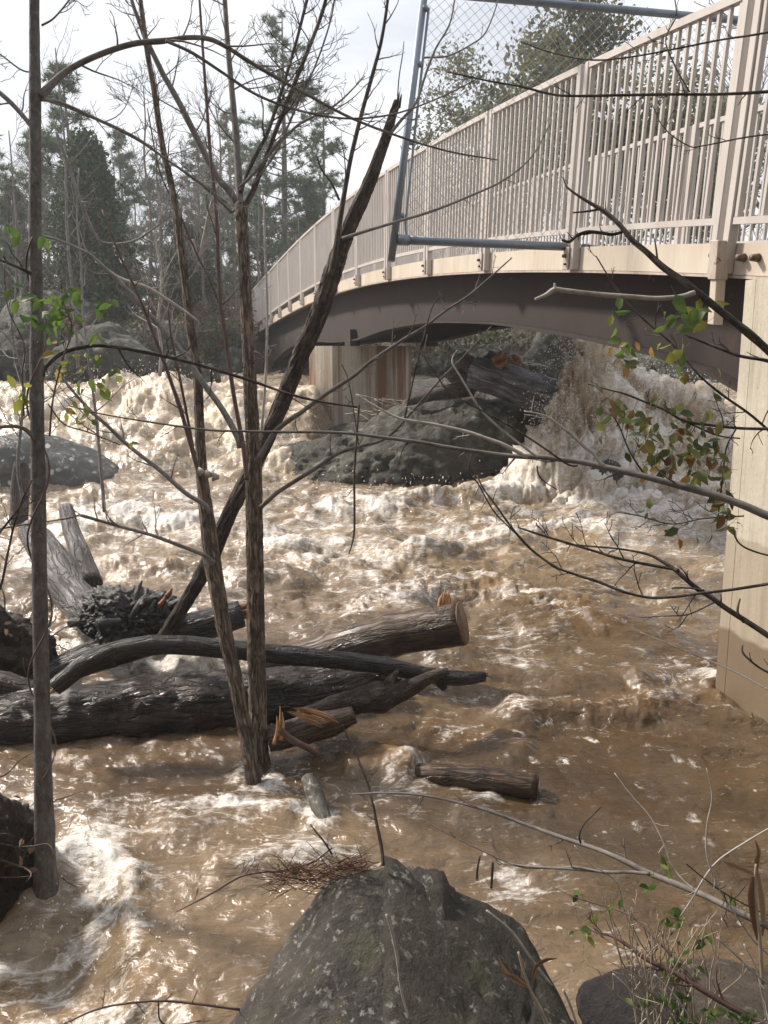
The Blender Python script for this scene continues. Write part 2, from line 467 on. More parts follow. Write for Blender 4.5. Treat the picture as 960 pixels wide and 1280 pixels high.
M['wire'] = paint_mat('wire', (0.36, 0.38, 0.41), (0.25, 0.26, 0.29), 0.5, 9, 0.4, metal=0.2)
M['deck'] = paint_mat('deck', (0.12, 0.1, 0.085), (0.06, 0.05, 0.04), 0.8, 3, 0.5)
M['bolt'] = paint_mat('bolt', (0.14, 0.11, 0.09), (0.16, 0.07, 0.03), 0.6, 20, 0.6, metal=0.5)
M['leaf_green'] = leaf_mat('leaf_green', [(0.0, (0.055, 0.115, 0.03)), (0.45, (0.13, 0.2, 0.045)), (0.75, (0.28, 0.28, 0.06)), (0.9, (0.38, 0.24, 0.05)), (1.0, (0.19, 0.075, 0.04))], 0.5)
M['leaf_dull'] = leaf_mat('leaf_dull', [(0.0, (0.045, 0.075, 0.028)), (0.4, (0.1, 0.13, 0.045)), (0.68, (0.19, 0.18, 0.05)), (0.82, (0.24, 0.12, 0.035)), (1.0, (0.10, 0.042, 0.032))], 0.45)
M['dry_leaf'] = leaf_mat('dry_leaf', [(0.0, (0.13, 0.06, 0.032)), (0.5, (0.27, 0.155, 0.085)), (1.0, (0.46, 0.34, 0.22))], 0.35)
M['needle'] = leaf_mat('needle', [(0.0, (0.055, 0.1, 0.055)), (0.6, (0.11, 0.16, 0.085)), (1.0, (0.17, 0.205, 0.10))], 0.25, 0.6)
M['cedar'] = leaf_mat('cedar', [(0.0, (0.02, 0.042, 0.016)), (0.6, (0.045, 0.075, 0.028)), (1.0, (0.085, 0.11, 0.038))], 0.2, 0.7)
M['oak_leaf'] = leaf_mat('oak_leaf', [(0.0, (0.07, 0.1, 0.035)), (0.5, (0.13, 0.15, 0.06)), (0.85, (0.19, 0.16, 0.07)), (1.0, (0.18, 0.095, 0.04))], 0.4, 0.6)
M['shrub_leaf'] = leaf_mat('shrub_leaf', [(0.0, (0.03, 0.05, 0.02)), (0.5, (0.075, 0.095, 0.035)), (0.85, (0.13, 0.115, 0.05)), (1.0, (0.17, 0.08, 0.035))], 0.35, 0.7)
M['litter'] = leaf_mat('litter', [(0.0, (0.07, 0.045, 0.03)), (0.6, (0.14, 0.09, 0.06)), (1.0, (0.2, 0.15, 0.11))], 0.2, 0.8)
M['stem_dry'] = bark_mat('stem_dry', (0.14, 0.1, 0.075), (0.28, 0.22, 0.165), (0.4, 0.34, 0.27), 80, 0.2, 0.8, 0.3, 0.001)

def ground_mat():
    m = NT('ground'); o = m.obj()
    a = m.noise(o, 0.6, 9, 0.7); b = m.noise(o, 9, 8, 0.75)
    c = m.ramp(a, [(0.3, (0.045, 0.038, 0.03)), (0.5, (0.10, 0.078, 0.058)), (0.7, (0.15, 0.12, 0.09))])
    c = m.mix(m.ramp(m.noise(o, 1.7, 7, 0.7), [(0.52, 0.0), (0.62, 0.7)]), c, (0.055, 0.07, 0.03))
    c = m.mix(0.6, c, m.ramp(b, [(0.3, 0.4), (0.7, 1.2)]), 'MULTIPLY')
    m.p(Base_Color=c, Roughness=0.95, Normal=m.bump(b, 0.8, 0.06))
    return m.m
M['ground'] = ground_mat()

def water_mat():
    m = NT('muddy_water'); o = m.obj()
    foam, froth, thin = m.attr('foam'), m.attr('froth'), m.attr('thin')
    fine = m.noise(o, 26, 8, 0.72, 0.6)
    fine2 = m.noise(m.map(o, (1, 1.5, 1)), 9, 7, 0.7, 0.9)
    k = m.math('ADD', m.math('MULTIPLY', m.math('SUBTRACT', fine, 0.5), 0.9), m.math('MULTIPLY', m.math('SUBTRACT', fine2, 0.5), 0.9))
    def lines(scale, wdt, dist):
        nz_ = m.noise(m.map(o, (0.62, 1.5, 1)), scale, 6, 0.6, dist)
        return m.ramp(m.math('ABSOLUTE', m.math('SUBTRACT', nz_, 0.5)), [(0.0, 1.0), (wdt, 0.0)])
    ln = m.math('ADD', m.math('MULTIPLY', lines(1.3, 0.05, 2.2), 0.32), m.math('MULTIPLY', lines(3.6, 0.04, 1.8), 0.26))
    fm = m.math('ADD', m.math('ADD', foam, m.math('MULTIPLY', k, 0.62)), m.math('SUBTRACT', ln, 0.15))
    fmask = m.ramp(fm, [(0.32, 0.0), (0.54, 0.36), (0.92, 1.0)])
    # small drifting bubble rafts
    wb = m.n('ShaderNodeMix', data_type='VECTOR')
    m.set(wb, 0, 0.12); m.set(wb, 4, m.map(o, (1, 0.8, 1))); m.set(wb, 5, m.noise(o, 7, 4, 0.6, 0, 1))
    sp = m.ramp(m.vor(wb.outputs[1], 5.5), [(0.10, 1.0), (0.2, 0.0)])
    sp = m.math('MULTIPLY', sp, m.attr('dots'))
    sp = m.math('MULTIPLY', sp, m.ramp(fine, [(0.42, 0.0), (0.56, 1.0)]))
    fmask = m.math('MAXIMUM', fmask, sp)
    wb2 = m.n('ShaderNodeMix', data_type='VECTOR')
    m.set(wb2, 0, 0.05); m.set(wb2, 4, m.map(o, (1, 0.85, 1))); m.set(wb2, 5, m.noise(o, 15, 3, 0.6, 0, 1))
    bub = m.ramp(m.vor(wb2.outputs[1], 17), [(0.13, 1.0), (0.22, 0.0)])
    trail = m.ramp(m.noise(m.map(o, (0.6, 1.7, 1)), 2.1, 5, 0.6, 1.5), [(0.53, 0.0), (0.60, 1.0)])
    fmask = m.math('MAXIMUM', fmask, m.math('MULTIPLY', m.math('MULTIPLY', bub, trail), 0.55))
    muddy = m.ramp(m.noise(o, 1.1, 6, 0.65, 0.8), [(0.3, (0.056, 0.032, 0.014)), (0.55, (0.088, 0.054, 0.0265)), (0.75, (0.15, 0.100, 0.057))])
    silk = m.ramp(m.noise(m.map(o, (0.8, 3.2, 1)), 5.5, 7, 0.65, 1.4), [(0.40, 0.0), (0.66, 0.75)])
    milky = m.mix(m.math('ADD', m.math('MULTIPLY', m.attr('milk'), 0.72), m.math('MULTIPLY', m.math('MULTIPLY', silk, 0.42), m.math('ADD', 0.12, m.attr('milk')), True), True), muddy, (0.315, 0.232, 0.148))
    amber = m.mix(m.math('MULTIPLY', thin, 0.8), milky, (0.25, 0.135, 0.048))
    fr = m.math('ADD', froth, m.math('MULTIPLY', m.math('SUBTRACT', fine2, 0.5), 0.5))
    frm = m.ramp(fr, [(0.3, 0.0), (0.75, 1.0)])
    tan = m.ramp(m.noise(o, 2.2, 6, 0.65, 0.5), [(0.3, (0.40, 0.29, 0.18)), (0.5, (0.57, 0.455, 0.32)), (0.7, (0.72, 0.63, 0.50))])
    c = m.mix(m.math('MULTIPLY', frm, 0.93), amber, tan)
    white = m.mix(m.ramp(fine, [(0.35, 0.0), (0.6, 1.0)]), (0.56, 0.50, 0.44), (0.80, 0.78, 0.76))
    c = m.mix(m.math('MULTIPLY', fmask, 0.9), c, white)
    rip1 = m.noise(m.map(o, (1, 1.6, 1)), 10, 5, 0.6, 0.8)
    rip2 = m.noise(m.map(o, (1, 1.4, 1)), 38, 5, 0.62, 0.5)
    rip3 = m.noise(o, 120, 4, 0.7)
    cover = m.math('MAXIMUM', fmask, frm)
    b1 = m.bump(rip1, 0.42, 0.06)
    b2 = m.bump(rip2, 0.13, 0.014, b1)
    b3 = m.bump(rip3, m.math('ADD', 0.02, m.math('MULTIPLY', cover, 0.32)), 0.006, b2)
    m.p(Base_Color=c, IOR=1.33, Specular_IOR_Level=1.0, Roughness=m.math('ADD', 0.04, m.math('MULTIPLY', cover, 0.5)), Normal=b3)
    return m.m
M['water'] = water_mat()

mm = NT('droplet'); mm.p(Base_Color=(0.80, 0.75, 0.68), Roughness=0.25, IOR=1.33); M['droplet'] = mm.m

# ------------------------------------------------------------------ the river
def grid_faces(nr, ncol):
    i, j = np.meshgrid(np.arange(nr - 1), np.arange(ncol - 1), indexing='ij')
    return np.stack([i * ncol + j, i * ncol + j + 1, (i + 1) * ncol + j + 1, (i + 1) * ncol + j], -1).reshape(-1, 4)

def blob(x, y, cx, cy, rx, ry):
    return np.exp(-((x - cx) / rx) ** 2 - ((y - cy) / ry) ** 2)

def plan(pix, h=0.1):
    return np.array([G(a, b, h)[:2] for a, b in pix])

def dseg(x, y, pl):
    best = np.full(x.shape, 1e9); par = np.zeros(x.shape)
    for k in range(len(pl) - 1):
        a, b = pl[k], pl[k + 1]
        d = b - a; L2 = d @ d
        t = np.clip(((x - a[0]) * d[0] + (y - a[1]) * d[1]) / L2, 0, 1)
        dd = np.hypot(x - a[0] - t * d[0], y - a[1] - t * d[1])
        m = dd < best
        par = np.where(m, (k + t) / (len(pl) - 1), par); best = np.minimum(best, dd)
    return best, par

PEAKS = [(3.05, 13.55, 0.45, 0.5, 1.28), (3.5, 13.8, 0.5, 0.5, 1.20), (4.2, 13.8, 0.7, 0.55, 1.0), (2.62, 13.15, 0.38, 0.4, 0.85), (5.1, 14.1, 0.7, 0.6, 0.8), (4.6, 12.9, 0.55, 0.45, 0.42), (3.7, 12.9, 0.5, 0.4, 0.35)]
LPEAKS = [(-5.6, 17.6, 0.8, 1.1, 0.35), (-4.3, 17.2, 0.7, 1.0, 0.40), (-2.9, 16.0, 0.6, 1.0, 0.30), (-6.9, 16.0, 0.9, 0.9, 0.1), (-3.6, 14.8, 0.7, 0.7, 0.25), (-4.9, 15.2, 0.8, 0.7, 0.2), (-2.2, 14.6, 0.5, 0.6, 0.3)]
DROPX = ([2.3, 2.9, 3.3, 3.7, 4.0, 4.2, 4.5], [-0.55, -0.72, -1.02, -1.12, -1.32, -1.65, -2.6])

def water_macro(x, y):
    z = np.interp(y, [1, 2.5, 3.5, 4.2, 5, 7, 12, 13.3, 60], [-0.14, -0.10, -0.05, 0, 0.02, 0.05, 0.2, 0.34, 0.34])
    wr = sst(1.7, 2.6, x)
    L = 1.22 * sst(13.2, 18.3, y); Rr = 1.12 * sst(13.0, 15.2, y)
    L = L * (1 - 0.8 * sst(-1.5, -0.8, x) * (1 - sst(1.6, 2.4, x)) * (1 - sst(19.5, 21.5, y)))
    z = z + L * (1 - wr) + Rr * wr + 0.012 * np.maximum(0, y - 18)
    for cx, cy, rx, ry, h in PEAKS + LPEAKS: z = z + h * blob(x, y, cx, cy, rx, ry)
    s = np.interp(y, DROPX[0], DROPX[1]) - x
    z = z - 0.20 * sst(-0.05, 0.5, s) * (1 - sst(4.1, 4.6, y)) + 0.2 * blob(x, y, -1.62, 3.72, 0.25, 0.35)
    return z

RIDGES = [  # crest line in the photo, height, half width, foam, amber
    ([(400, 775), (520, 752), (600, 742), (690, 765), (770, 780)], 0.11, 0.28, 0.42, 0.8),
    ([(600, 890), (700, 893), (790, 893), (860, 880), (930, 885)], 0.13, 0.20, 0.30, 0.45),
    ([(640, 800), (740, 800), (850, 800)], 0.09, 0.35, 0.05, 0.3),
    ([(780, 855), (850, 850), (905, 865)], 0.10, 0.18, 0.25, 0.3),
    ([(340, 640), (470, 632), (570, 622), (690, 612)], 0.16, 0.4, 0.5, 0.6),
    ([(690, 618), (790, 630), (910, 645)], 0.16, 0.55, 0.5, 0.4),
    ([(560, 660), (680, 650), (800, 660)], 0.10, 0.4, 0.3, 0.3),
    ([(60, 660), (160, 640), (300, 660), (420, 690)], 0.14, 0.45, 0.35, 0.4),
    ([(130, 715), (230, 725), (340, 745)], 0.12, 0.3, 0.3, 0.4),
    ([(350, 720), (470, 715), (560, 700)], 0.07, 0.3, 0.25, 0.2),
    ([(180, 1015), (300, 1003), (380, 1010)], 0.06, 0.13, 0.35, 0.2),
    ([(425, 962), (480, 952), (530, 962)], 0.10, 0.15, 0.05, 0.9),
    ([(250, 1075), (340, 1060), (420, 1050)], 0.05, 0.12, 0.25, 0.3),
    ([(120, 1035), (165, 1075), (160, 1130), (172, 1180), (225, 1230), (260, 1275)], 0.07, 0.07, 0.34, 0.5),
    ([(0, 1215), (90, 1200), (170, 1230)], 0.08, 0.16, 0.45, 0.5),
    ([(560, 1000), (640, 1005), (700, 1010)], 0.05, 0.12, 0.15, 0.1),
    ([(520, 905), (600, 915), (680, 940)], 0.05, 0.2, 0.1, 0.2),
    ([(160, 835), (215, 828), (265, 842)], 0.20, 0.16, 0.65, 0.6),
    ([(60, 770), (100, 790), (130, 830)], 0.12, 0.2, 0.4, 0.8),
]
RPL = [(plan(r[0], 0.05 if r[0][0][1] > 700 else 0.3), *r[1:]) for r in RIDGES]
FOAMS = [  # centre and half size in the photo, strength
    (200, 670, 180, 30, 0.34), (480, 650, 200, 28, 0.30), (800, 650, 130, 22, 0.34), (470, 720, 110, 45, 0.24), (400, 690, 110, 30, 0.3),
    (700, 690, 60, 40, 0.10), (118, 1035, 42, 26, 0.62), (40, 1003, 26, 14, 0.5), (100, 1080, 60, 45, 0.16), (165, 1140, 22, 60, 0.2), (70, 1240, 110, 40, 0.30),
    (240, 1250, 40, 28, 0.30), (350, 1010, 110, 18, 0.34), (400, 1060, 60, 22, 0.26), (640, 1085, 45, 28, 0.42), (640, 830, 50, 45, 0.26),
    (700, 790, 50, 14, 0.18), (790, 760, 110, 28, 0.20), (850, 840, 50, 25, 0.22), (60, 700, 80, 40, 0.3), (250, 760, 90, 30, 0.30), (90, 1170, 60, 50, 0.12),
    (880, 690, 40, 60, 0.3), (640, 660, 60, 20, 0.3), (560, 700, 50, 30, 0.22), (560, 860, 60, 50, 0.12), (230, 840, 60, 15, 0.6),
]

OBST = [(*G(327, 978)[:2], 0.09, 0.035), (*G(318, 972)[:2], 0.09, 0.03), (*G(57, 1130, -0.1)[:2], 0.3, 0.04), (*G(400, 1028)[:2], 0.06, 0.03), (*G(600, 985)[:2], 0.10, 0.02), (*G(510, 978)[:2], 0.10, 0.02), (*G(25, 642, 0.3)[:2], 0.15, 0.1), (*G(110, 800, 0.1)[:2], 0.25, 0.05), (*G(450, 880)[:2], 0.1, 0.03), (*G(903, 862)[:2], 0.1, 0.05), (*G(960, 880)[:2], 0.1, 0.04)]

def make_water():
    ys = np.exp(np.linspace(math.log(1.75), math.log(46), 680))
    us = np.linspace(-1, 1, 760)
    Y, U = np.meshgrid(ys, us, indexing='ij')
    X = U * (0.60 * Y + 1.6)
    x, y = X.ravel(), Y.ravel()
    zz = water_macro(x, y)
    wl = sst(12.9, 14.5, y) * (1 - sst(-1.6, -1.0, x)) * (1 - 0.8 * sst(18.5, 22, y))
    spl = np.clip(sum(blob(x, y, c[0], c[1], c[2] * 1.5, c[3] * 1.6) for c in PEAKS), 0, 1)
    up = sst(13.5, 15, y) * sst(2, 2.8, x) * (1 - 0.6 * sst(17, 20, y))
    band = np.exp(-((y - 12.6) / 0.9) ** 2)
    rap = np.clip(wl + spl + 0.8 * band + 0.75 * up, 0, 1)
    near = 1 - sst(4.0, 5.0, y)
    calm = np.clip(blob(x, y, 1.6, 4.3, 1.1, 1.0) + blob(x, y, -1.0, 4.55, 0.6, 0.3), 0, 1)
    A = 0.085 + 0.095 * sst(5.5, 9, y) * (1 - rap) + 0.15 * rap - 0.02 * near
    A = A * (1 - 0.55 * calm)
    S = np.clip(0.20 + 0.095 * y, 0.4, 1.35)                 # wave size grows away from the bank
    w1 = np.stack([x * 0.62, y * 1.0, 0 * x], 1)
    wx = fbm(w1 * 0.8, 3, 40); wy = fbm(w1 * 0.8, 3, 60)
    q = np.stack([(x + 0.35 * wx) * 0.66, (y + 0.35 * wy) * 1.05, 0 * x], 1)
    n1 = 0.6 * fbm(q / 1.25, 3, 1) + 0.5 * fbm(q / 0.55, 3, 2) * (1 - 0.3 * rap)
    n2 = 0.75 - 2.2 * np.abs(fbm(q / 0.95, 4, 3))
    zz = zz + A * (n1 * 1.25 + 0.5 * n2)
    c1 = 0.55 - 1.9 * np.abs(fbm(np.stack([x * 1.35 + 0.9 * wx, y * 2.3 + 0.9 * wy, 0 * x + 9], 1), 3, 23))
    c2 = 0.55 - 1.9 * np.abs(fbm(np.stack([x * 3.3 + 1.5 * wx, y * 5.4 + 1.5 * wy, 0 * x + 4], 1), 3, 24))
    casc = sst(-0.1, 0.25, np.interp(y, DROPX[0], DROPX[1]) - x) * (1 - sst(4.0, 4.5, y))
    chop = 0.8 * (1 - 0.5 * calm) * (1 - 0.6 * rap) * (1 + 0.9 * casc)
    zz = zz + chop * (0.040 * c1 * np.clip(y / 5, 0.7, 1.5) + 0.006 * c2 * np.clip(y / 5, 0.7, 1.6))
    thin = np.zeros_like(x); rf = np.zeros_like(x)
    for pl, h, w, fo, am in RPL:
        d, t = dseg(x + 0.25 * w * wx, y + 0.25 * w * wy, pl)
        sel = d < 3.5 * w
        k = np.zeros_like(x)
        k[sel] = np.exp(-(d[sel] / w) ** 2) * sst(0, 0.12, t[sel]) * (1 - sst(0.88, 1, t[sel]))
        k = k * np.clip(0.8 + 0.7 * pn(np.stack([x * 2.1, y * 2.1, 0 * x + 4], 1), 8), 0.15, 1.4)
        zz = zz + h * k
        rf = np.maximum(rf, fo * np.clip(k * 1.15, 0, 1)); thin = np.maximum(thin, am * np.clip(k * 1.2 - 0.35, 0, 1))
    obf = np.zeros_like(x)
    for ox, oy, orr, oh in OBST:                              # water piling up against what stands in it
        d = np.hypot(x - ox, (y - oy)); a = np.exp(-((d - orr) / 0.05) ** 2) * (0.6 + 0.5 * np.clip(pn(np.stack([x * 6, y * 6, 0 * x], 1), 31), -1, 1))
        zz = zz + oh * a; obf = np.maximum(obf, 0.45 * a + 0.22 * np.exp(-((d - orr) / 0.16) ** 2))
    pos = np.stack([x, y, zz], 1).reshape(len(ys), len(us), 3)
    tu, tv = np.gradient(pos, axis=1), np.gradient(pos, axis=0)
    nrm = np.cross(tu, tv).reshape(-1, 3); nrm /= np.linalg.norm(nrm, axis=1)[:, None]
    p3 = pos.reshape(-1, 3)
    # boiling froth: cauliflower lumps pushed out along the surface normal
    w3 = p3 + 0.22 * np.stack([fbm(p3 * 1.6, 3, 71), fbm(p3 * 1.6, 3, 72), fbm(p3 * 1.6, 3, 73)], 1)
    bl = sst(-0.25, 0.45, fbm(p3 * np.array([0.55, 0.8, 0.8]), 3, 66)); b1 = billow(w3 * np.array([0.7, 1, 1.1]) / 0.8, 5, 80, 0.58); b2 = billow(w3 / 0.2, 3, 90); b3 = billow(p3 / 0.085, 2, 95)
    froth_f = np.clip(1.0 * wl + 1.05 * spl + 0.5 * band * (1 - sst(13.0, 14.0, y)) + 0.72 * up, 0, 1.1)
    lump = np.clip(froth_f, 0, 1)
    near_t = np.clip(rf * 1.5 + 0.25, 0, 1) * (1 - lump)
    disp = spl * (0.20 * (b1 - 0.4) + 0.08 * (b2 - 0.4)) + lump * ((0.10 + 0.20 * bl) * (b1 - 0.45) + (0.025 + 0.045 * bl) * (b2 - 0.45) + 0.012 * b3) + near_t * (0.045 * (b2 - 0.45) + 0.02 * (b3 - 0.4)) * np.clip(y / 6, 0.55, 1.3)
    disp = disp + (1 - lump) * (0.013 * pn(np.stack([x * 4.5 + wx, y * 8, 0 * x], 1), 21) + 0.003 * fbm(np.stack([x * 11 + wx, y * 17, 0 * x], 1), 3, 22) * 1.5) * (0.6 + 0.5 * sst(4, 9, y))
    p3 = p3 + nrm * disp[:, None]
    # foam
    F0 = np.zeros_like(x)
    for a, b, c, d, s_ in FOAMS:
        h = 0.3 if b < 660 else 0.03
        ce = G(a, b, h); e1 = G(a + c, b, h); e2 = G(a, b - d, h)
        F0 = np.maximum(F0, s_ * np.exp(-(((x - ce[0]) / (e1[0] - ce[0])) ** 2 + ((y - ce[1]) / (e2[1] - ce[1])) ** 2) * 0.8))
    lq = np.stack([(x + 0.5 * wx) * 1.5, (y + 0.5 * wy) * 2.6, 0 * x + 5], 1) / S[:, None]
    lace = 1 - 2.6 * np.abs(fbm(lq * 1.6, 4, 110)); lace2 = 1 - 2.6 * np.abs(fbm(lq * 4.1, 4, 120))
    streak = fbm(np.stack([x * 0.9 + wx, y * 3.4 + wy, 0 * x + 2], 1), 4, 130)
    lo = np.clip(lace, -0.5, 1) * 0.24 + np.clip(lace2, -0.5, 1) * 0.18 + 0.26 * streak - 0.14
    crest = np.clip(n1 * 1.1 + 0.35 * n2 - 0.28, 0, 1) * np.clip(A / 0.15, 0.1, 1.2)
    foam = obf + F0 + rf * np.clip(0.75 + 0.8 * streak, 0.2, 1.4) + lo * np.clip(0.55 + 2.2 * F0 + 0.4 * sst(6, 10, y) - 0.4 * calm, 0.15, 1.3) + 0.28 * crest + 0.16 * spl + lump * (0.45 * (b1 - 0.40) + 0.22 * (b2 - 0.42) + 0.10)
    foam = foam + 0.06 * sst(7, 11, y) * (1 - lump) + 0.10 * np.clip(c1 + 0.25 * c2 - 0.35, 0, 1) * sst(4, 8, y) + 0.26 * casc * np.clip(c1 + 0.5 * c2 - 0.25, 0, 1)
    froth = lump * (0.42 + 0.35 * (b1 - 0.4) + 0.35 * bl) + 0.32 * crest * (1 - lump) + 0.35 * rf + casc * (0.18 + 0.5 * np.clip(c1 + 0.4 * c2 - 0.2, 0, 1))
    milk = np.clip(0.15 + 0.6 * sst(6, 10, y) + 0.5 * F0 + 0.35 * fbm(q * 1.3, 3, 141) + 0.25 * near - 0.45 * calm, 0, 1)
    dots = np.clip(blob(x, y, *G(800, 990)[:2], 0.75, 0.55) + blob(x, y, *G(690, 950)[:2], 0.5, 0.5) + 0.5 * blob(x, y, *G(640, 850)[:2], 0.4, 0.8), 0, 1)
    mb = MB(); mb.add(p3, grid_faces(len(ys), len(us)))
    o = mb.build('river', M['water'], None, (0, 0, 0), True, dict(foam=foam, froth=froth, thin=np.clip(thin, 0, 1), milk=milk, dots=dots))
    tag(o, 'muddy brown flood river with tan and white froth', None, None, 'structure')
    return p3.reshape(len(ys), len(us), 3), lump.reshape(len(ys), len(us))

WP, WLUMP = make_water()

def water_z(x, y):
    r = int(np.clip(round((math.log(max(y, 1.76) / 1.75)) / math.log(46 / 1.75) * 679), 0, 679))
    c = int(np.clip(round((x / (0.60 * y + 1.6) + 1) / 2 * 759), 0, 759))
    return WP[r, c, 2]

# thrown spray over the rapids
def make_spray():
    rs = np.random.RandomState(11)
    P0, Rr = [], []
    def cloud(n, c, sd, r0, r1):
        P0.append(np.asarray(c) + rs.normal(size=(n, 3)) * np.asarray(sd)); Rr.append(rs.uniform(r0, r1, n) * rs.uniform(0.4, 1, n))
    for cx, cy, rx, ry, h in PEAKS:
        z = float(water_macro(np.array([cx]), np.array([cy]))[0])
        n = int(750 * h)
        cloud(n, (cx, cy - 0.1, z + 0.02), (rx * 0.7, 0.3, 0.15 * h + 0.07), 0.002, 0.0085)
        cloud(n // 3, (cx, cy - 0.1, z + 0.15), (rx * 0.8, 0.3, 0.28 * h + 0.08), 0.002, 0.007)
    for cx, cy, rx, ry, h in LPEAKS:
        z = float(water_macro(np.array([cx]), np.array([cy]))[0])
        cloud(170, (cx, cy, z + 0.15), (rx, 0.5, 0.14), 0.003, 0.012)
    for k in range(160):                                  # along the foot of the big boulder
        x = rs.uniform(-2.6, 2.6); y = rs.uniform(12.3, 13.4)
        P0.append([[x, y, water_z(x, y) + abs(rs.normal()) * 0.14]]); Rr.append([rs.uniform(0.003, 0.009)])
    for k in range(160):
        x = rs.uniform(-8, -5.2); y = rs.uniform(12.5, 14.2)
        P0.append([[x, y, water_z(x, y) + abs(rs.normal()) * 0.25]]); Rr.append([rs.uniform(0.003, 0.012)])
    for k in range(120):
        a, b = rs.uniform(4.6, 6.4), rs.uniform(15, 18)
        P0.append([[a, b, water_z(a, b) + abs(rs.normal()) * 0.35]]); Rr.append([rs.uniform(0.003, 0.012)])
    for px, py, n in ((130, 1040, 60), (60, 1110, 50), (170, 1150, 50), (230, 840, 60), (350, 965, 30), (60, 1240, 40)):
        for k in range(n):
            a = G(px + rs.normal() * 30, py + rs.normal() * 18, 0)
            P0.append([[a[0], a[1], water_z(a[0], a[1]) + abs(rs.normal()) * 0.02]]); Rr.append([rs.uniform(0.0015, 0.005)])
    p = np.concatenate([np.asarray(a, float).reshape(-1, 3) for a in P0]); r = np.concatenate([np.asarray(a, float) for a in Rr])
    d = np.array([(1, 0, 0), (-1, 0, 0), (0, 1, 0), (0, -1, 0), (0, 0, 1.3), (0, 0, -1.1)])
    f = np.array([(0, 2, 4), (2, 1, 4), (1, 3, 4), (3, 0, 4), (2, 0, 5), (1, 2, 5), (3, 1, 5), (0, 3, 5)])
    n = len(p)
    ax = rs.normal(size=(n, 3)) * 0.5 + np.array([0.25, -0.1, 0.8]); ax /= np.linalg.norm(ax, axis=1)[:, None]
    off = r[:, None, None] * d[None]                             # drops drawn out along their flight
    off = off + (off * ax[:, None, :]).sum(2, keepdims=True) * ax[:, None, :] * rs.uniform(0.3, 2.6, n)[:, None, None]
    v = (p[:, None, :] + off).reshape(-1, 3)
    t = (f[None] + (np.arange(n) * 6)[:, None, None]).reshape(-1, 3)
    mb = MB(); mb.add(v, None, t)
    tag(mb.build('spray', M['droplet'], None, (0, 0, 0)), 'water droplets thrown up over the rapids', 'spray', None, 'stuff')
make_spray()

# ------------------------------------------------------------------ the ground, one sheet
YB = ([-40, -12, -9, -6.5, -5, -3.5, 0, 3, 6, 9, 20, 60], [19, 20, 21.5, 24, 28.5, 29, 26, 23.5, 23, 25, 30, 40])
YN = ([-60, -6, -3, -1.6, -0.9, 0, 0.7, 1.2, 2.5, 4.5, 9, 60], [2, 1.6, 1.2, 1.2, 1.3, 1.6, 2.0, 2.25, 2.3, 2.6, 3.5, 6])

def ground_z(x, y):
    x = np.asarray(x, float); y = np.asarray(y, float)
    t = y - np.interp(x, YB[0], YB[1])
    far = 1.15 + 1.55 * sst(-0.5, 9, t) + 0.03 * np.clip(t, 0, 60) + 0.05 * np.clip(t - 60, 0, 400)
    far = far * sst(-3.0, 0.0, t) - 0.9 * (1 - sst(-3.0, 0.0, t))
    s = np.interp(x, YN[0], YN[1]) - y
    nearb = -0.9 + 1.7 * sst(-0.45, 1.25, s) + 0.15 * np.clip(s - 1, 0, 8)
    nearb = nearb + 3.5 * sst(1.5, 9, s)  # unseen rise added behind the viewer to block the low sky
    rb = -0.9 + 2.6 * sst(0, 3, x - np.interp(y, [0, 6, 14, 22, 40], [4.5, 4.5, 8.5, 12, 14]))
    z = np.maximum(np.maximum(far, nearb), rb)
    p = np.stack([x, y, 0 * x], -1).reshape(-1, 3)
    return z + (0.13 * fbm(p * 0.9, 4, 201).reshape(z.shape)) * (z > -0.5) + 0.5 * fbm(p * 0.12, 3, 203).reshape(z.shape) * sst(2, 12, t)

def make_ground():
    a = np.linspace(-1, 1, 260)
    xs = 300 * np.sinh(a * 5.2) / math.sinh(5.2)
    b = np.linspace(-1, 1, 330)
    ys = 8 + 340 * np.sinh(b * 4.6) / math.sinh(4.6)
    Y, X = np.meshgrid(ys, xs, indexing='ij')
    Z = ground_z(X, Y)
    mb = MB(); mb.add(np.stack([X.ravel(), Y.ravel(), Z.ravel()], 1), grid_faces(len(ys), len(xs)))
    tag(mb.build('ground', M['ground'], None, (0, 0, 0)), 'brown leaf littered river banks', None, None, 'structure')
make_ground()
# ------------------------------------------------------------------ the footbridge
_fit = np.array([P(a, b, 4015.0 / (a - 200)) for a, b in [(930, 346), (920, 345), (820, 337), (720, 335), (615, 340), (540, 345), (488, 350), (451, 356), (422, 365), (385, 380), (353, 396), (335, 407), (322, 415)]])
_cx = np.polyfit(_fit[:, 1], _fit[:, 0], 1)
BD = np.array([_cx[0], 1.0, 0]); BD /= np.linalg.norm(BD)          # along the bridge, away from the camera
BL = np.array([BD[1], -BD[0], 0.0])                                # across it, towards its far side
B0 = np.array([_cx[1], 0.0, 0.0])
_S = (_fit - B0) @ BD
_ch = np.polyfit(_S, _fit[:, 2], 4)
UP = np.array([0, 0, 1.0])
S_MIN, S_MAX = _S.min(), _S.max()
def hb(s):
    s = np.asarray(s, float)
    sc_ = np.clip(s, S_MIN, S_MAX)
    sl0 = np.polyval(np.polyder(_ch), S_MIN); sl1 = np.polyval(np.polyder(_ch), S_MAX)
    return np.polyval(_ch, sc_) + (s < S_MIN) * (s - S_MIN) * sl0 + (s > S_MAX) * (s - S_MAX) * sl1
def bp(s, lat, up):
    """point at s along, lat across, up above the underside of the edge beam"""
    return B0 + BD * s + BL * lat + UP * (float(hb(s)) + up)
def tang(s):
    e = 0.05
    t = bp(s + e, 0, 0) - bp(s - e, 0, 0)
    return t / np.linalg.norm(t)
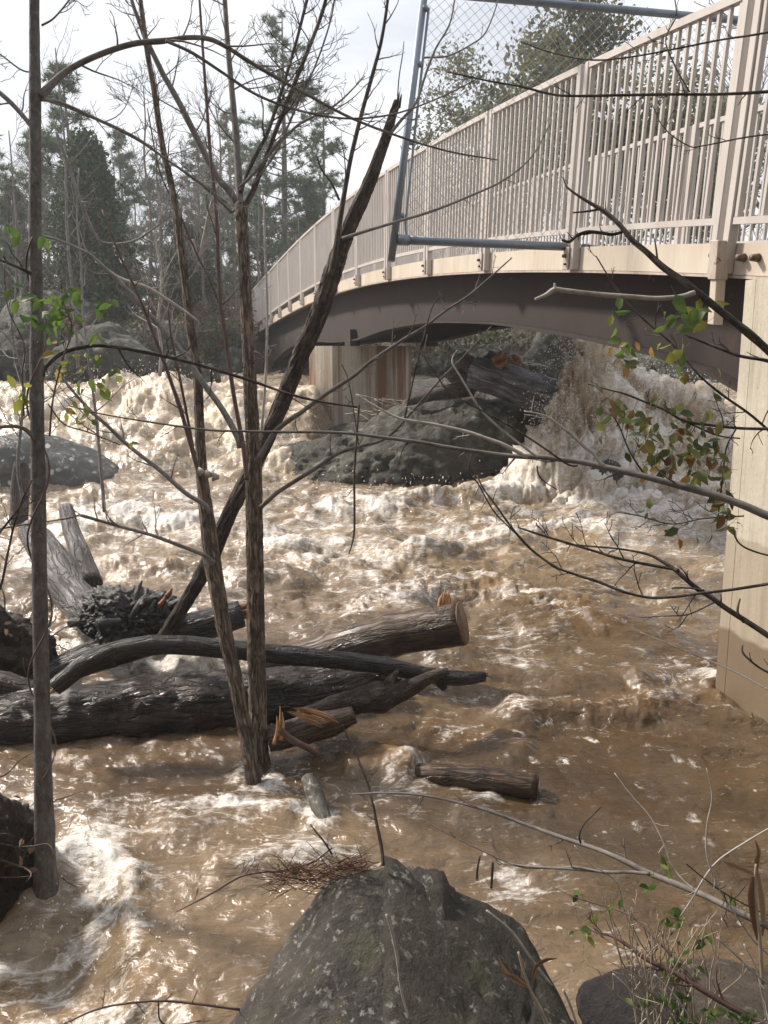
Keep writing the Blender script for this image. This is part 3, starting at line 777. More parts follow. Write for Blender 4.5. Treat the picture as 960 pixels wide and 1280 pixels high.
def s_at_px(px):
    return float(np.interp(-px, -np.array([930, 920, 820, 720, 615, 540, 488, 451, 422, 385, 353, 335, 322]), _S))
BW = 2.45
BAY = 2.2 * 1.0
s_first = s_at_px(905)
zz0, zz1 = 4015 / 705.0, 4015 / 535.0
BAY = (s_at_px(450.5) - s_first) / 5.0
S0, S1 = s_first - 1.6 * BAY, s_first + 14.4 * BAY

bridge = empty('footbridge', bp(s_first, 0, 0))
tag(bridge, 'arched steel footbridge with beige picket railings over the flooded river', 'footbridge')

def ribbon(lat0, lat1, u0, u1, name, mat, n=60, uf=None):
    mb = MB(); rings = []
    for s in np.linspace(S0, S1, n):
        b0 = u0 if uf is None else uf(s)
        rings.append(np.array([bp(s, lat0, b0), bp(s, lat1, b0), bp(s, lat1, u1), bp(s, lat0, u1)]))
    mb.loft(rings)
    return mb.build(name, mat, bridge, smooth=False)

ribbon(0.0, 0.03, 0.0, 0.20, 'edge_beam', M['fascia_paint'])
ribbon(BW - 0.03, BW, 0.0, 0.20, 'edge_beam', M['fascia_paint'])
ribbon(0.034, BW - 0.034, 0.03, 0.12, 'deck', M['deck'])
mb = MB()
for la in (-0.004, BW - 0.07):                                     # bottom flange lip of each edge beam
    mb.loft([np.array([bp(s, la, -0.022), bp(s, la + 0.074, -0.022), bp(s, la + 0.074, -0.003), bp(s, la, -0.003)]) for s in np.linspace(S0, S1, 60)])
mb.build('beam_flange', M['bracket_paint'], bridge, smooth=False)

_ds = [s_at_px(x) for x in (960, 925, 860, 790, 700, 600, 520, 470, 440, 425, 405, 385, 360, 345, 322)]
_dd = [0.84, 0.80, 0.68, 0.63, 0.60, 0.58, 0.64, 0.78, 0.95, 1.0, 1.0, 0.92, 0.86, 1.0, 1.5]
gd = lambda s: -float(np.interp(s, _ds, _dd))
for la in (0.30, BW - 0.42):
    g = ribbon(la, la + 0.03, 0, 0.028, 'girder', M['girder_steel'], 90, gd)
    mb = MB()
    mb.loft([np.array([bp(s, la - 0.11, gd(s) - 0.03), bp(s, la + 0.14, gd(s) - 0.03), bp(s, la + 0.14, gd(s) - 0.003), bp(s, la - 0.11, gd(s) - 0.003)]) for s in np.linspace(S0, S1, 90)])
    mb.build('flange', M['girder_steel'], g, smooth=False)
for k in range(12):
    s = S0 + 1.1 + k * 2.9
    a = bp(s, 0.335, -0.12); b = bp(s, BW - 0.425, -0.12)
    MB().box((a + b) / 2 - UP * 0.12, BD * 0.03, (b - a) / 2, UP * 0.1).build('cross_beam', M['girder_steel'], bridge, smooth=False)

# railings
RT, RB = 1.70, 0.335
n_bal = 16
far_pickets = MB()
for side in (0, 1):
    lat = -0.036 if side == 0 else BW + 0.036
    for n in range(-2, 15):
        s = s_first + n * BAY
        if n > -2:
            for e in (-0.062, 0.062):                              # twin posts where two panels meet
                if n == -2: continue
                ss = s + e
                t = tang(ss); u = np.cross(BL, t) * -1
                u = u if u[2] > 0 else -u
                c0, c1 = bp(ss, lat, 0.005) , bp(ss, lat, 0.0) + u * (RT - 0.002)
                low = c0 if not (n == 0 and e < 0 and side == 0) else c0
                pm = MB().box((low + c1) / 2, t * 0.034, BL * 0.034, (c1 - low) / 2, bev=0.006)
                post = pm.build('post', M['rail_paint'], bridge, smooth=False)
                if side == 0 and e > 0:
                    MB().box(bp(s, lat - 0.045, 0.10), t * 0.052, BL * 0.008, u * 0.10, bev=0.003).build('bracket', M['bracket_paint'], post, smooth=False)
                    bm_ = MB().tube([bp(s - 0.0, lat - 0.05, 0.12), bp(s, lat - 0.085, 0.12)], [0.017, 0.015], 8, smooth=False)
                    bm_.tube([bp(s - 0.01, lat - 0.05, 0.05), bp(s - 0.01, lat - 0.075, 0.05)], [0.012, 0.011], 8, smooth=False)
                    bm_.build('bolt', M['bolt'], post)
        if n == 14: continue
        sa, sb = s + 0.1, s + BAY - 0.1
        pm = MB()
        N_ = 6
        for (u_, hw, hh) in ((RT - 0.028, 0.03, 0.026), (RB, 0.024, 0.022)):
            rings = []
            for q in np.linspace(sa, sb, N_):
                t = tang(q); uu = np.cross(t, BL); uu = uu if uu[2] > 0 else -uu
                c = bp(q, lat, 0) + uu * u_
                rings.append(np.array([c - BL * hw - uu * hh, c + BL * hw - uu * hh, c + BL * hw + uu * hh, c - BL * hw + uu * hh]))
            pm.loft(rings)
        for q, e in ((sa, 0.017), (sb, -0.017)):                   # stiles of the panel
            t = tang(q); uu = np.cross(t, BL); uu = uu if uu[2] > 0 else -uu
            c = bp(q + e, lat, 0)
            pm.box(c + uu * ((RT - 0.056) + RB + 0.024) / 2, t * 0.016, BL * 0.02, uu * ((RT - 0.056) - RB - 0.024) / 2)
        panel = pm.build('railing_panel', M['rail_paint'], bridge, smooth=False)
        own = side == 0 and -2 <= n <= 4
        for k in range(n_bal):
            q = sa + 0.03 + (sb - sa - 0.06) * (k + 1) / (n_bal + 1)
            t = tang(q); uu = np.cross(t, BL); uu = uu if uu[2] > 0 else -uu
            c = bp(q, lat, 0)
            lo, hi = RB + 0.024, RT - 0.056
            b_ = MB() if own else far_pickets
            b_.box(c + uu * (lo + hi) / 2, t * 0.0125, BL * 0.0125, uu * (hi - lo) / 2)
            if own: b_.build('picket', M['rail_paint'], panel, smooth=False)
o = far_pickets.build('picket', M['rail_paint'], bridge, smooth=False); o['kind'] = 'stuff'

# the stub of an old post bolted below the deck beside the abutment pier
t = tang(s_first)
st = MB().box(bp(s_first - 0.06, -0.085, -0.055), t * 0.036, BL * 0.036, UP * 0.27, bev=0.005).build('post_stub', M['fascia_paint'], bridge, smooth=False)
MB().box(bp(s_first - 0.06, -0.09, 0.09), t * 0.046, BL * 0.046, UP * 0.125, bev=0.005).build('sleeve', M['bracket_paint'], st, smooth=False)
hb_ = MB()
for k, dz in enumerate((-0.2, -0.2)):
    hb_.tube([bp(s_first - 0.075 + 0.035 * k, -0.1, dz), bp(s_first - 0.075 + 0.035 * k, -0.126, dz)], 0.011, 8, smooth=False)
hb_.build('bolt', M['bolt'], st)
bb = MB()
for ds in (-0.2, -0.34):
    bb.tube([bp(s_first + ds, -0.002, 0.11), bp(s_first + ds, -0.06, 0.11)], [0.028, 0.02], 8, smooth=False)
bb.build('bolt', M['bolt'], bridge)

# piers
def pier(sc_, poly, z0, top, mat, taper=0.02):
    mb = MB(); rings = []
    for f in np.linspace(0, 1, 7):
        z = z0 + (top - z0) * f
        rings.append(np.array([B0 + BD * (sc_ + a * (1 + taper * (1 - f))) + BL * b + UP * z for a, b in poly]))
    v0 = rings[0].mean(0)
    mb.loft(rings)
    return mb.build('pier', mat, bridge, (v0[0], v0[1], 0.0 if z0 < 0 else z0), smooth=False)
s_p = s_at_px(429)
top_p = float(hb(s_p)) + gd(s_p) - 0.13
pm_ = pier(s_p, [(0, -0.22), (0, 1.15), (0.42, 1.62), (0.95, 1.3), (1.0, -0.1), (0.52, -0.62)], 0.55, top_p, M['concrete_rust'], 0)
for q, la in ((0.5, 0.32), (0.5, BW - 0.40)):
    c = B0 + BD * (s_p + q) + BL * la + UP * (top_p + 0.05)
    MB().box(c, BD * 0.18, BL * 0.13, UP * 0.05).build('bearing', M['girder_steel'], pm_, smooth=False)
MB().box(B0 + BD * (s_p + 0.06) + BL * 0.22 + UP * (top_p + 0.17), BD * 0.08, BL * 0.06, UP * 0.17).build('bracket', M['girder_steel'], pm_, smooth=False)
s_r = s_at_px(935)
pier(s_r, [(-1.3, -0.03), (-0.15, -0.03), (-0.147, -0.0275), (-0.143, -0.0275), (-0.14, -0.03), (-0.04, -0.03), (0.0, 0.03), (0.0, BW), (-1.3, BW)], -0.9, float(hb(s_r)) - 0.035, M['concrete'], 0)
s_e = S1 - 0.2
pier(s_e, [(0, -0.2), (0, BW + 0.2), (2.5, BW + 0.2), (2.5, -0.2)], 0.4, float(hb(s_e)) - 0.2, M['concrete_rust'], 0)

# ------------------------------------------------------------------ chain link barrier across the end of the bridge
cl = empty('chain_link_barrier', P(490, 328, 7.35))
tag(cl, 'grey galvanised pipe frame with chain link mesh fixed across the bridge railing', 'chain link barrier')
A0, A1 = P(489, 326, 7.35), P(533, -28, 7.42)
Cc0, Cc1 = P(500, 300, 7.36), P(722, 309, 7.78)
T0, T1 = P(529, -10, 7.42), P(1010, 33, 8.35)
MB().tube([A0, (A0 + A1) / 2, A1], 0.033, 12, smooth=False).build('frame_post', M['galv'], cl)
br = MB().tube([Cc0, Cc1], 0.037, 12, smooth=False).build('bottom_rail', M['galv'], cl)
MB().tube([P(497, 299.8, 7.355), P(511, 300.3, 7.375)], 0.046, 12, smooth=False).build('coupling', M['galv'], br)
MB().tube([T0, T1], 0.034, 12, smooth=False).build('top_rail', M['galv'], cl)
MB().tube([Cc1 - BD * 0.1, P(765, 312, 7.9)], 0.02, 8, smooth=False).build('clamp_rod', M['galv'], cl)
tb = MB().tube([P(536, 10, 7.4), P(527, 90, 7.4), P(517, 180, 7.4), P(507.5, 272, 7.4), P(508, 296, 7.4)], 0.012, 6)
tbo = tb.build('tension_bar', M['galv'], cl)
for y_ in (10, 80, 177, 269):
    xa = 489 + (326 - y_) / 354 * 44
    MB().tube([P(xa, y_, 7.39), P(xa + (537 - 531 if y_ == 10 else 9), y_ + 1, 7.4)], 0.026, 8, smooth=False).build('band', M['galv'], cl)
mb = MB()
wa0, wa1, wb0, wb1 = P(507, 298, 7.37), P(537, -8, 7.42), Cc1, P(745, 8, 7.84)
def wq(u, v): return (wa0 * (1 - v) + wa1 * v) * (1 - u) + (wb0 * (1 - v) + wb1 * v) * u
Wm, Hm = np.linalg.norm(wb0 - wa0), np.linalg.norm(wa1 - wa0)
cell = 0.098
U1 = 1.0 + 1.75 / Wm
nn = BL * 0 + np.cross(wb0 - wa0, wa1 - wa0); nn /= np.linalg.norm(nn)
k0 = -int(Hm / cell) - 1
for k in range(k0, int(Wm * U1 / cell) + int(Hm / cell) + 2):
    for sg in (1, -1):
        # wire through u*W = k*cell at v=0, slope sg; clipped to the panel (over the deck only above the handrail)
        pts = []
        for j in range(0, int(Hm / cell * 2) + 1):
            v = j * cell / 2 / Hm
            uW = k * cell + sg * j * cell / 2
            u = uW / Wm
            ok = 0 <= u <= U1 and v <= 1.0 and (u <= 1.0 or v > 0.62)
            if ok: pts.append(wq(u, v) + nn * 0.004 * (1 if (j % 2) else -1))
            if (not ok or j == int(Hm / cell * 2)) and len(pts) > 1:
                mb.tube(pts, 0.0021, 3, smooth=False, cap=False); pts = []
            elif not ok: pts = []
mb.build('mesh', M['wire'], cl)
# ------------------------------------------------------------------ boulders
def ico(sub):
    import bmesh
    bm = bmesh.new(); bmesh.ops.create_icosphere(bm, subdivisions=sub, radius=1.0)
    v = np.array([q.co[:] for q in bm.verts]); f = np.array([[q.index for q in t.verts] for t in bm.faces]); bm.free()
    return v, f
ICO = {k: ico(k) for k in (3, 4, 5, 6)}

def boulder(name, c, rad, mat, seed, sub=5, planes=None, pw=14, rough=0.09, freq=1.6, crack=0.04, shear=0.0, facets=14):
    v, f = ICO[sub]
    c = np.asarray(c, float); rad = np.asarray(rad, float)
    if planes is None:
        rs = np.random.RandomState(seed)
        n = rs.normal(size=(facets, 3)); n /= np.linalg.norm(n, axis=1)[:, None]
        d = rs.uniform(0.72, 1.0, facets)
    else:
        n = np.array([p[0] for p in planes], float); n /= np.linalg.norm(n, axis=1)[:, None]
        d = np.array([float(a @ (np.asarray(p[1]) - c)) for a, p in zip(n, planes)])
    k = np.maximum(0, v @ n.T) / d
    r = (np.sum(k ** pw, 1) + 1e-9 + (0.8 if planes is None else 0.02) ** pw) ** (-1 / pw)
    q = v * r[:, None] * rad
    if planes is None:
        q[:, 2] += shear * q[:, 0]
    s = rad.mean() if planes is None else 1.0
    nd = q / (np.linalg.norm(q, axis=1)[:, None] + 1e-9)
    p = q / s * freq + seed * 3.1
    q = q + nd * (s * (rough * fbm(p, 5, seed) + rough * 0.5 * fbm(p * 4, 4, seed + 3) - crack * np.exp(-(fbm(p * 1.1, 4, seed + 9) / 0.035) ** 2)))[:, None]
    mb = MB(); mb.add(q + c, None, f)
    return mb.build(name, mat, None, c, True)

fr_planes = [((-0.05, -0.30, 0.95), (0.03, 2.90, 0.50)), ((-0.70, -0.10, 0.70), (-0.15, 2.88, 0.48)), ((0.93, -0.12, 0.35), (0.23, 2.86, 0.47)),
             ((0.05, 0.9, 0.42), (0.03, 2.93, 0.47)), ((0.75, 0.6, 0.2), (0.62, 2.72, 0.2)), ((-0.7, 0.65, 0.1), (-0.48, 2.75, 0.15)), ((0, -0.9, 0.3), (0, 1.55, 0.2)),
             ((-1, 0, 0.1), (-0.95, 2.3, 0)), ((1, 0, 0.1), (1.05, 2.3, 0)), ((0, 0, -1), (0, 2.2, -1.0))]
tag(boulder('boulder', (0.06, 2.3, -0.2), (1, 1, 1), M['rock_front'], 21, 6, fr_planes, 90, 0.022, 2.6, 0.03), 'large pyramid shaped grey boulder spotted with pale lichen on the near bank', 'boulder')
mr_planes = [((0.45, -0.14, 0.88), (0.26, 2.86, 0.43)), ((0.80, 0.08, 0.59), (0.56, 2.72, 0.26)), ((0.25, 0.92, 0.3), (0.40, 2.87, 0.40)), ((0.85, 0.5, 0.1), (0.68, 2.64, 0.0)),
             ((0, -0.9, 0.3), (0.4, 1.6, 0.2)), ((-1, 0, 0), (0.0, 2.4, 0)), ((0, 0, -1), (0.4, 2.3, -1.0)), ((1, 0, 0.2), (0.98, 2.2, 0))]
tag(boulder('boulder', (0.42, 2.3, -0.2), (1, 1, 1), M['rock_moss'], 27, 6, mr_planes, 90, 0.025, 2.6, 0.03), 'dark mossy angular rock leaning on the right side of the lichen spotted boulder', 'boulder')
tag(boulder('boulder', (0.86, 2.58, 0.06), (0.21, 0.2, 0.25), M['rock_dark'], 5, 5, None, 8, 0.08, 1.6, 0.02), 'small round blackish boulder behind the dry stems on the near bank', 'boulder')
tag(boulder('boulder', (1.22, 2.62, 0.02), (0.46, 0.36, 0.28), M['rock_brown'], 9, 5, None, 12, 0.05, 1.6, 0.02), 'flat brown boulder at the waterline under the leafy stems', 'boulder')
tag(boulder('boulder', (0.72, 14.8, 0.05), (2.15, 1.8, 1.52), M['rock_mid'], 33, 6, None, 14, 0.11, 2.1, 0.06, 0.16, 16), 'huge grey green boulder in mid river in front of the rust stained pier', 'boulder')
tag(boulder('boulder', (-0.2, 17.5, 0.22), (2.5, 1.9, 1.0), M['rock_mid'], 37, 5, None, 12, 0.06, 1.8, 0.03), 'low rock ledge that carries the rust stained bridge pier', 'rock ledge')
tag(boulder('boulder', (-6.0, 13.7, 0.15), (1.55, 0.9, 0.92), M['rock_wet'], 41, 5, None, 8, 0.05, 1.5, 0.02), 'wet grey boulder with water sheeting over it behind the slim trunk', 'boulder')
tag(boulder('boulder', (3.38, 12.75, 0.42), (0.34, 0.3, 0.36), M['rock_dark'], 44, 4, None, 8, 0.1, 1.6, 0.03), 'dark wet rock showing through the thrown up spray', 'boulder')
far = [(20, 398, 200, 23.5), (130, 432, 230, 22.5), (235, 470, 130, 22), (205, 418, 130, 27), (300, 440, 100, 29), (60, 380, 140, 28), (345, 468, 70, 27), (-60, 420, 150, 22), (150, 405, 120, 30),
       (700, 420, 150, 24.5), (790, 446, 190, 23.5), (880, 470, 140, 23), (560, 440, 120, 25), (640, 440, 140, 24.5), (930, 455, 160, 25), (610, 470, 120, 23), (270, 410, 70, 33)]
for i, (px, py, wpx, Z) in enumerate(far):
    top = P(px, py, Z); rx = wpx * 0.43 * Z / F
    gz = float(ground_z(top[0], top[1])) - 0.3
    h = max(0.5, top[2] - gz)
    o = boulder('boulder', (top[0], top[1], gz + h * 0.25), (rx, rx * 0.7, h * 0.83), M['rock_far'], 60 + i, 5, None, 14, 0.15, 2.0, 0.09, 0, 10)
    if px < 400: tag(o, 'grey lichen covered boulder on the far bank left of the bridge', 'boulder', 'grey boulders on the far bank')
    else: tag(o, 'grey boulder on the far bank seen beneath the bridge', 'boulder', 'boulders seen beneath the bridge')

tag(boulder('boulder', (-0.75, 14.5, 0.10), (1.65, 1.4, 1.0), M['rock_mid'], 35, 6, None, 14, 0.10, 2.1, 0.05, 0.1, 14), 'low grey slab forming the left foot of the huge mid river boulder', 'boulder')

# earth and root clumps at the water's edge
def root_clump(label, c, rad, seed, n=26, shear=0.0):
    c = np.asarray(c, float)
    e = empty('root_clump', c); tag(e, label, 'root clump')
    o = boulder('soil', c, rad, M['soil'], seed, 5, None, 6, 0.22, 2.2, 0.06, shear)
    o.parent = e; o.location = (0, 0, 0); ORG[o.name] = c
    rs = np.random.RandomState(seed)
    rad = np.asarray(rad)
    mb = MB()
    for k in range(n):
        d = rs.normal(size=3); d[2] = abs(d[2]) * 0.6; d /= np.linalg.norm(d)
        p = c + d * rad * 0.85
        pts = [p]
        v = np.cross(d, rs.normal(size=3)); v /= np.linalg.norm(v)
        for j in range(4):
            v = v + rs.normal(size=3) * 0.45 + d * 0.1; v /= np.linalg.norm(v)
            pts.append(pts[-1] + v * rad.mean() * 0.28)
        r0 = rs.uniform(0.002, 0.007)
        mb.tube(pts, np.linspace(r0, r0 * 0.3, 5), 5, 4, seed=k)
    mb.build('root', M['bark_dark'], e)
    mb = MB()
    for k in range(30):
        d = rs.normal(size=3); d[2] = abs(d[2]); d /= np.linalg.norm(d)
        mb.leaf(c + d * rad * 1.02, rs.normal(size=3), d + rs.normal(size=3) * 0.4, rs.uniform(0.03, 0.06), rs.uniform(0.02, 0.035), rs.uniform(0, 0.7))
    mb.build('leaf_litter', M['dry_leaf'], e)['kind'] = 'stuff'
    return e
root_clump('dark earth and root clump beside the foot of the slim trunk', (-1.84, 3.62, 0.10), (0.25, 0.26, 0.36), 71, 34, -0.3)
root_clump('dark earth clump with grass stubs behind the driftwood logs', (-2.72, 5.75, 0.28), (0.42, 0.35, 0.42), 73, 24)
# ------------------------------------------------------------------ driftwood and logs
def px3(pts, Z=None):
    """[(px, py, width px[, depth])] -> world points and radii; Z = (first, last) depth when not given per point"""
    n = len(pts); out, r = [], []
    for i, p in enumerate(pts):
        z = p[3] if len(p) > 3 else (Z[0] + (Z[1] - Z[0]) * i / max(1, n - 1) if not isinstance(Z, (int, float)) else Z)
        out.append(P(p[0], p[1], z)); r.append(p[2] * 0.5 * z / F)
    return np.array(out), np.array(r)

def jag(mb, c, d, r, n, seed, L=0.12):
    """splintered break: shards standing on the end of a log"""
    rs = np.random.RandomState(seed); d = d / np.linalg.norm(d)
    for k in range(n):
        o = rs.normal(size=3); o -= d * (o @ d); o *= r * 0.55 / (np.linalg.norm(o) + 1e-6) * rs.uniform(0.2, 1.2)
        w = rs.uniform(0.12, 0.3) * r
        mb.tube([c + o - d * 0.03, c + o + d * L * rs.uniform(0.2, 0.5), c + o * 1.1 + d * L * rs.uniform(0.5, 1.2)], [w, w * 0.75, w * 0.12], 5, 3, rough=0.3, seed=k)

def log(name, label, cat, pts, Z, mat, sides=28, rough=0.12, ridge=0.12, seed=1, ends=None, group=None, seg=8, part='trunk', freq=(9, 3)):
    p, r = px3(pts, Z)
    e = empty(name, p[len(p) // 2]); tag(e, label, cat, group)
    tr = MB().tube(p, r, sides, seg, rough, freq, seed, ridge=ridge, knob=0.25).build(part, mat, e)
    return e, tr, p, r

# main log, a weir across the foreground
e, tr, p, r = log('log', 'thick wet dark log lying across the water behind the central trunks', 'log',
    [(-70, 912, 76), (40, 903, 78), (150, 893, 84), (250, 888, 92), (340, 876, 84), (420, 862, 66), (482, 848, 44)], (5.35, 5.85), M['wet_log'], 36, 0.14, 0.16, 3, seg=14)
mb = MB(); jag(mb, p[-1], p[-1] - p[-2], r[-1], 10, 3, 0.1); mb.build('broken_end', M['bark_dark'], e)
# log with the sawn end
e, tr, p, r = log('log', 'brown sawn log sticking out of the pile with a torn splinter on top', 'log', [(330, 838, 46), (400, 818, 48), (480, 796, 52), (577, 779, 54)], (6.5, 6.0), M['brown_log'], 32, 0.06, 0.06, 8, seg=12)
d = p[-1] - p[-2]; d /= np.linalg.norm(d)
MB().tube([p[-1] + d * 0.001, p[-1] + d * 0.012], [r[-1] * 1.0, r[-1] * 0.97], 32, smooth=False, rough=0.04).build('cut_end', M['end_grain'], e)
sp = MB(); q = P(556, 757, 6.05)
for k in range(4):
    sp.tube([q + CR * 0.02 * (k - 2) - CU * 0.03, q + CR * 0.02 * (k - 1.5) + CU * 0.04, q + CR * 0.012 * (k - 1) + CU * (0.09 + 0.02 * (k % 2))], [0.018, 0.016, 0.002], 5, 3, rough=0.3, seed=k)
sp.build('splinter', M['raw_wood'], e)
# long curving branch over the main log
e, tr, p, r = log('driftwood_branch', 'long black curving branch lying along the top of the main log', 'driftwood',
    [(68, 860, 22), (85, 846, 22), (112, 826, 23), (160, 809, 24), (220, 806, 24), (290, 812, 24), (370, 820, 24), (440, 827, 22), (490, 834, 22), (530, 843, 19), (570, 848, 20), (606, 846, 13)], (5.12, 5.4), M['wet_slick'], 18, 0.08, 0.08, 12, seg=8)
mb = MB(); jag(mb, p[0], p[0] - p[1], r[0], 7, 5, 0.05); mb.build('broken_end', M['raw_wood'], e)
mb = MB(); jag(mb, p[-1] - (p[-1] - p[-2]) * 0.1, p[-1] - p[-2], r[-1] * 1.1, 7, 6, 0.05); mb.build('broken_tip', M['bark_dark'], e)
pp, rr = px3([(548, 848, 16), (553, 858, 13), (551, 862, 5)], 5.36)
MB().tube(pp, rr, 8, 3, 0.15).build('knot', M['bark_dark'], e)
e, tr, p, r = log('driftwood_branch', 'knobbly dark branch rising out of the water under the curving branch', 'driftwood',
    [(375, 900, 26), (410, 886, 28), (450, 876, 32), (478, 870, 38), (505, 862, 24), (540, 846, 15), (560, 838, 8)], (5.22, 5.3), M['bark_dark'], 18, 0.18, 0.14, 14, seg=8)
pp, rr = px3([(478, 868, 18), (488, 852, 14), (497, 838, 4)], 5.25); MB().tube(pp, rr, 8, 3, 0.15).build('stub', M['bark_dark'], e)
# upper log
e, tr, p, r = log('log', 'slick black log with a broken red end behind the twin trunks', 'log',
    [(-40, 868, 32), (20, 856, 32), (70, 840, 36), (120, 820, 40), (180, 801, 42), (240, 786, 42), (302, 767, 34)], (5.8, 6.4), M['wet_slick'], 28, 0.07, 0.05, 17, seg=10)
mb = MB(); jag(mb, p[-1], p[-1] - p[-2], r[-1], 16, 8, 0.1); mb.build('broken_end', M['red_wood'], e)
e, tr, p, r = log('log', 'short reddish wet log end at the far left of the log pile', 'log', [(-60, 842, 34), (0, 856, 34), (46, 868, 30)], 5.5, M['wet_log'], 22, 0.1, 0.1, 19)
# fallen grey tree with burnt root end
c = P(100, 765, 6.3)
e = empty('fallen_tree', c); tag(e, 'pale grey fallen tree with a burnt black root end in the rapids', 'fallen tree')
pp, rr = px3([(40, 665, 34, 8.2), (64, 700, 44, 7.5), (84, 736, 48, 6.9), (122, 775, 46, 6.3)])
MB().tube(pp, rr, 28, 8, 0.08, (8, 2), 23, ridge=0.08).build('trunk', M['grey_wood'], e)
pp, rr = px3([(83, 636, 18, 7.6), (90, 665, 21, 7.35), (101, 695, 25, 7.1), (116, 730, 26, 6.85)])
MB().tube(pp, rr, 20, 6, 0.08, (10, 3), 25, ridge=0.06).build('limb', M['grey_wood'], e)
rw = boulder('root_end', P(165, 775, 6.2), (0.40, 0.26, 0.215), M['char'], 83, 6, None, 8, 0.24, 3.2, 0.14)
rw.parent = e; rw.location = np.array(rw.location) - c
mb = MB(); rs = np.random.RandomState(4)
for k in range(26):                                            # charred root stubs
    a = P(rs.uniform(105, 222), rs.uniform(745, 800), 6.0 + rs.uniform(-0.05, 0.25)); v = rs.normal(size=3) * 0.07
    mb.tube([a - v, a + v * 0.4, a + v + rs.normal(size=3) * 0.03], [0.035, 0.028, 0.008], 7, 4, 0.3, seed=k)
ro = mb.build('root_stub', M['char'], e)
for a, b in ((208, 746), (200, 757), (134, 787)):
    q = P(a, b, 5.98); MB().tube([q, q + CR * 0.025 + CU * 0.03, q + CR * 0.04 + CU * 0.065], [0.024, 0.02, 0.004], 6, 3, 0.4, seed=a).build('splinter', M['red_wood'], e)
# posts and small pieces
log('driftwood_post', 'short grey upright limb standing in the white water at the left edge', 'driftwood', [(23, 690, 24), (24, 645, 22), (25, 615, 22), (26, 590, 20), (27, 578, 17)], 11.2, M['grey_wood'], 18, 0.1, 0.06, 29)
e, tr, p, r = log('log', 'small brown log with a dark hollow end in the near channel', 'log', [(490, 968, 22), (540, 968, 28), (600, 974, 31), (671, 983, 32)], (4.95, 4.72), M['brown_log'], 24, 0.06, 0.05, 31, seg=10)
d = p[-1] - p[-2]; d /= np.linalg.norm(d)
MB().tube([p[-1], p[-1] + d * 0.006], [r[-1] * 0.98, r[-1] * 0.9], 24, smooth=False, rough=0.08).build('hollow_shade', M['char'], e)  # flat disc on the solid end, the hollow's shade put into its colour
log('driftwood_stick', 'lichen spotted stub of branch standing in the near channel', 'driftwood', [(384, 972, 16), (392, 990, 22), (400, 1012, 22), (408, 1030, 15), (410, 1045, 8)], (4.65, 4.35), M['lichen_bark'], 16, 0.16, 0.12, 35)
e, tr, p, r = log('driftwood_chunk', 'splintered brown chunk with orange torn wood beside the central trunk', 'driftwood', [(335, 925, 30), (370, 915, 34), (410, 905, 34), (443, 893, 22)], (4.98, 5.05), M['brown_log'], 20, 0.2, 0.15, 37)
sp = MB()
for k, (a, b, c_, d_) in enumerate([(360, 890, 405, 902), (368, 886, 395, 893), (375, 885, 412, 896), (385, 889, 418, 903), (365, 893, 400, 908)]):
    q0, q1 = P(a, b, 4.9), P(c_, d_, 4.93)
    [sp.tube([q0 + w_ * 0.6, (q0 + q1) / 2 + CU * 0.006 + w_, q1 + w_ * 1.2], [0.001, 0.006, 0.002], 4, 4, 0.6, seed=k + j_) for j_, w_ in enumerate((CU * 0.008, CU * -0.008 + CR * 0.012, CU * 0.002 - CR * 0.014, CR * 0.024 - CU * 0.004))]
sp.build('torn_wood', M['raw_wood'], e)
sp = MB()
for k, (a, b, c_, d_) in enumerate([(347, 920, 350, 882), (351, 925, 353, 890), (343, 930, 346, 895)]):
    sp.tube([P(a, b, 4.85), P((a + c_) / 2 + 2, (b + d_) / 2, 4.85), P(c_, d_, 4.85)], [0.012, 0.009, 0.001], 4, 4, 0.35, seed=k)
sp.build('splinter', M['raw_wood'], e)
log('driftwood_stick', 'thin dark stick sloping into the water from the orange splinters', 'driftwood', [(350, 912, 8), (365, 925, 9), (385, 935, 8), (398, 943, 5)], 4.8, M['bark_red'], 10, 0.1, 0, 39)
# the wrecked trunk lodged on the mid river boulder
c = P(620, 475, 14.6); e = empty('fallen_tree', c); tag(e, 'wet black fallen trunk with torn orange roots lodged on the mid river boulder', 'fallen tree')
pp, rr = px3([(592, 466, 40, 14.3), (628, 476, 45, 14.1), (672, 490, 46, 13.9), (750, 515, 42, 13.4)])
MB().tube(pp, rr, 28, 10, 0.07, (4, 1.2), 43, ridge=0.12).build('trunk', M['grey_log'], e)
for k, pts in enumerate([[(600, 470, 36), (622, 462, 26), (645, 452, 16), (640, 446, 8)], [(595, 470, 34), (585, 455, 22), (575, 445, 12)], [(590, 484, 24), (560, 490, 17), (532, 497, 13), (508, 503, 9)], [(600, 470, 30), (612, 452, 20), (616, 440, 10)], [(596, 478, 26), (572, 472, 22), (560, 468, 10)]]):
    pp, rr = px3(pts, (14.5, 14.35)); MB().tube(pp, rr, 12, 6, 0.25, (5, 2), 45 + k, ridge=0.2).build('root', M['red_wood'] if k == 0 else M['bark_dark'], e)
mb = MB(); jag(mb, P(622, 456, 13.85), CR * 0.6 + CU * 0.5, 0.2, 9, 9, 0.28); mb.build('torn_wood', M['red_wood'], e)
# drift twigs heaped at the foot of the pier
mb = MB(); rs = np.random.RandomState(8)
for k in range(70):
    a = P(rs.uniform(470, 560), rs.uniform(500, 528), rs.uniform(15.8, 16.8)); v = rs.normal(size=3) * np.array([0.3, 0.2, 0.12])
    mb.tube([a - v, a + rs.normal(size=3) * 0.05, a + v], [0.012, 0.012, 0.004], 4, 3, seed=k)
tag(mb.build('drift_twigs', M['stem_dry']), 'heap of drift twigs caught against the pier foot', 'twigs', None, 'stuff')
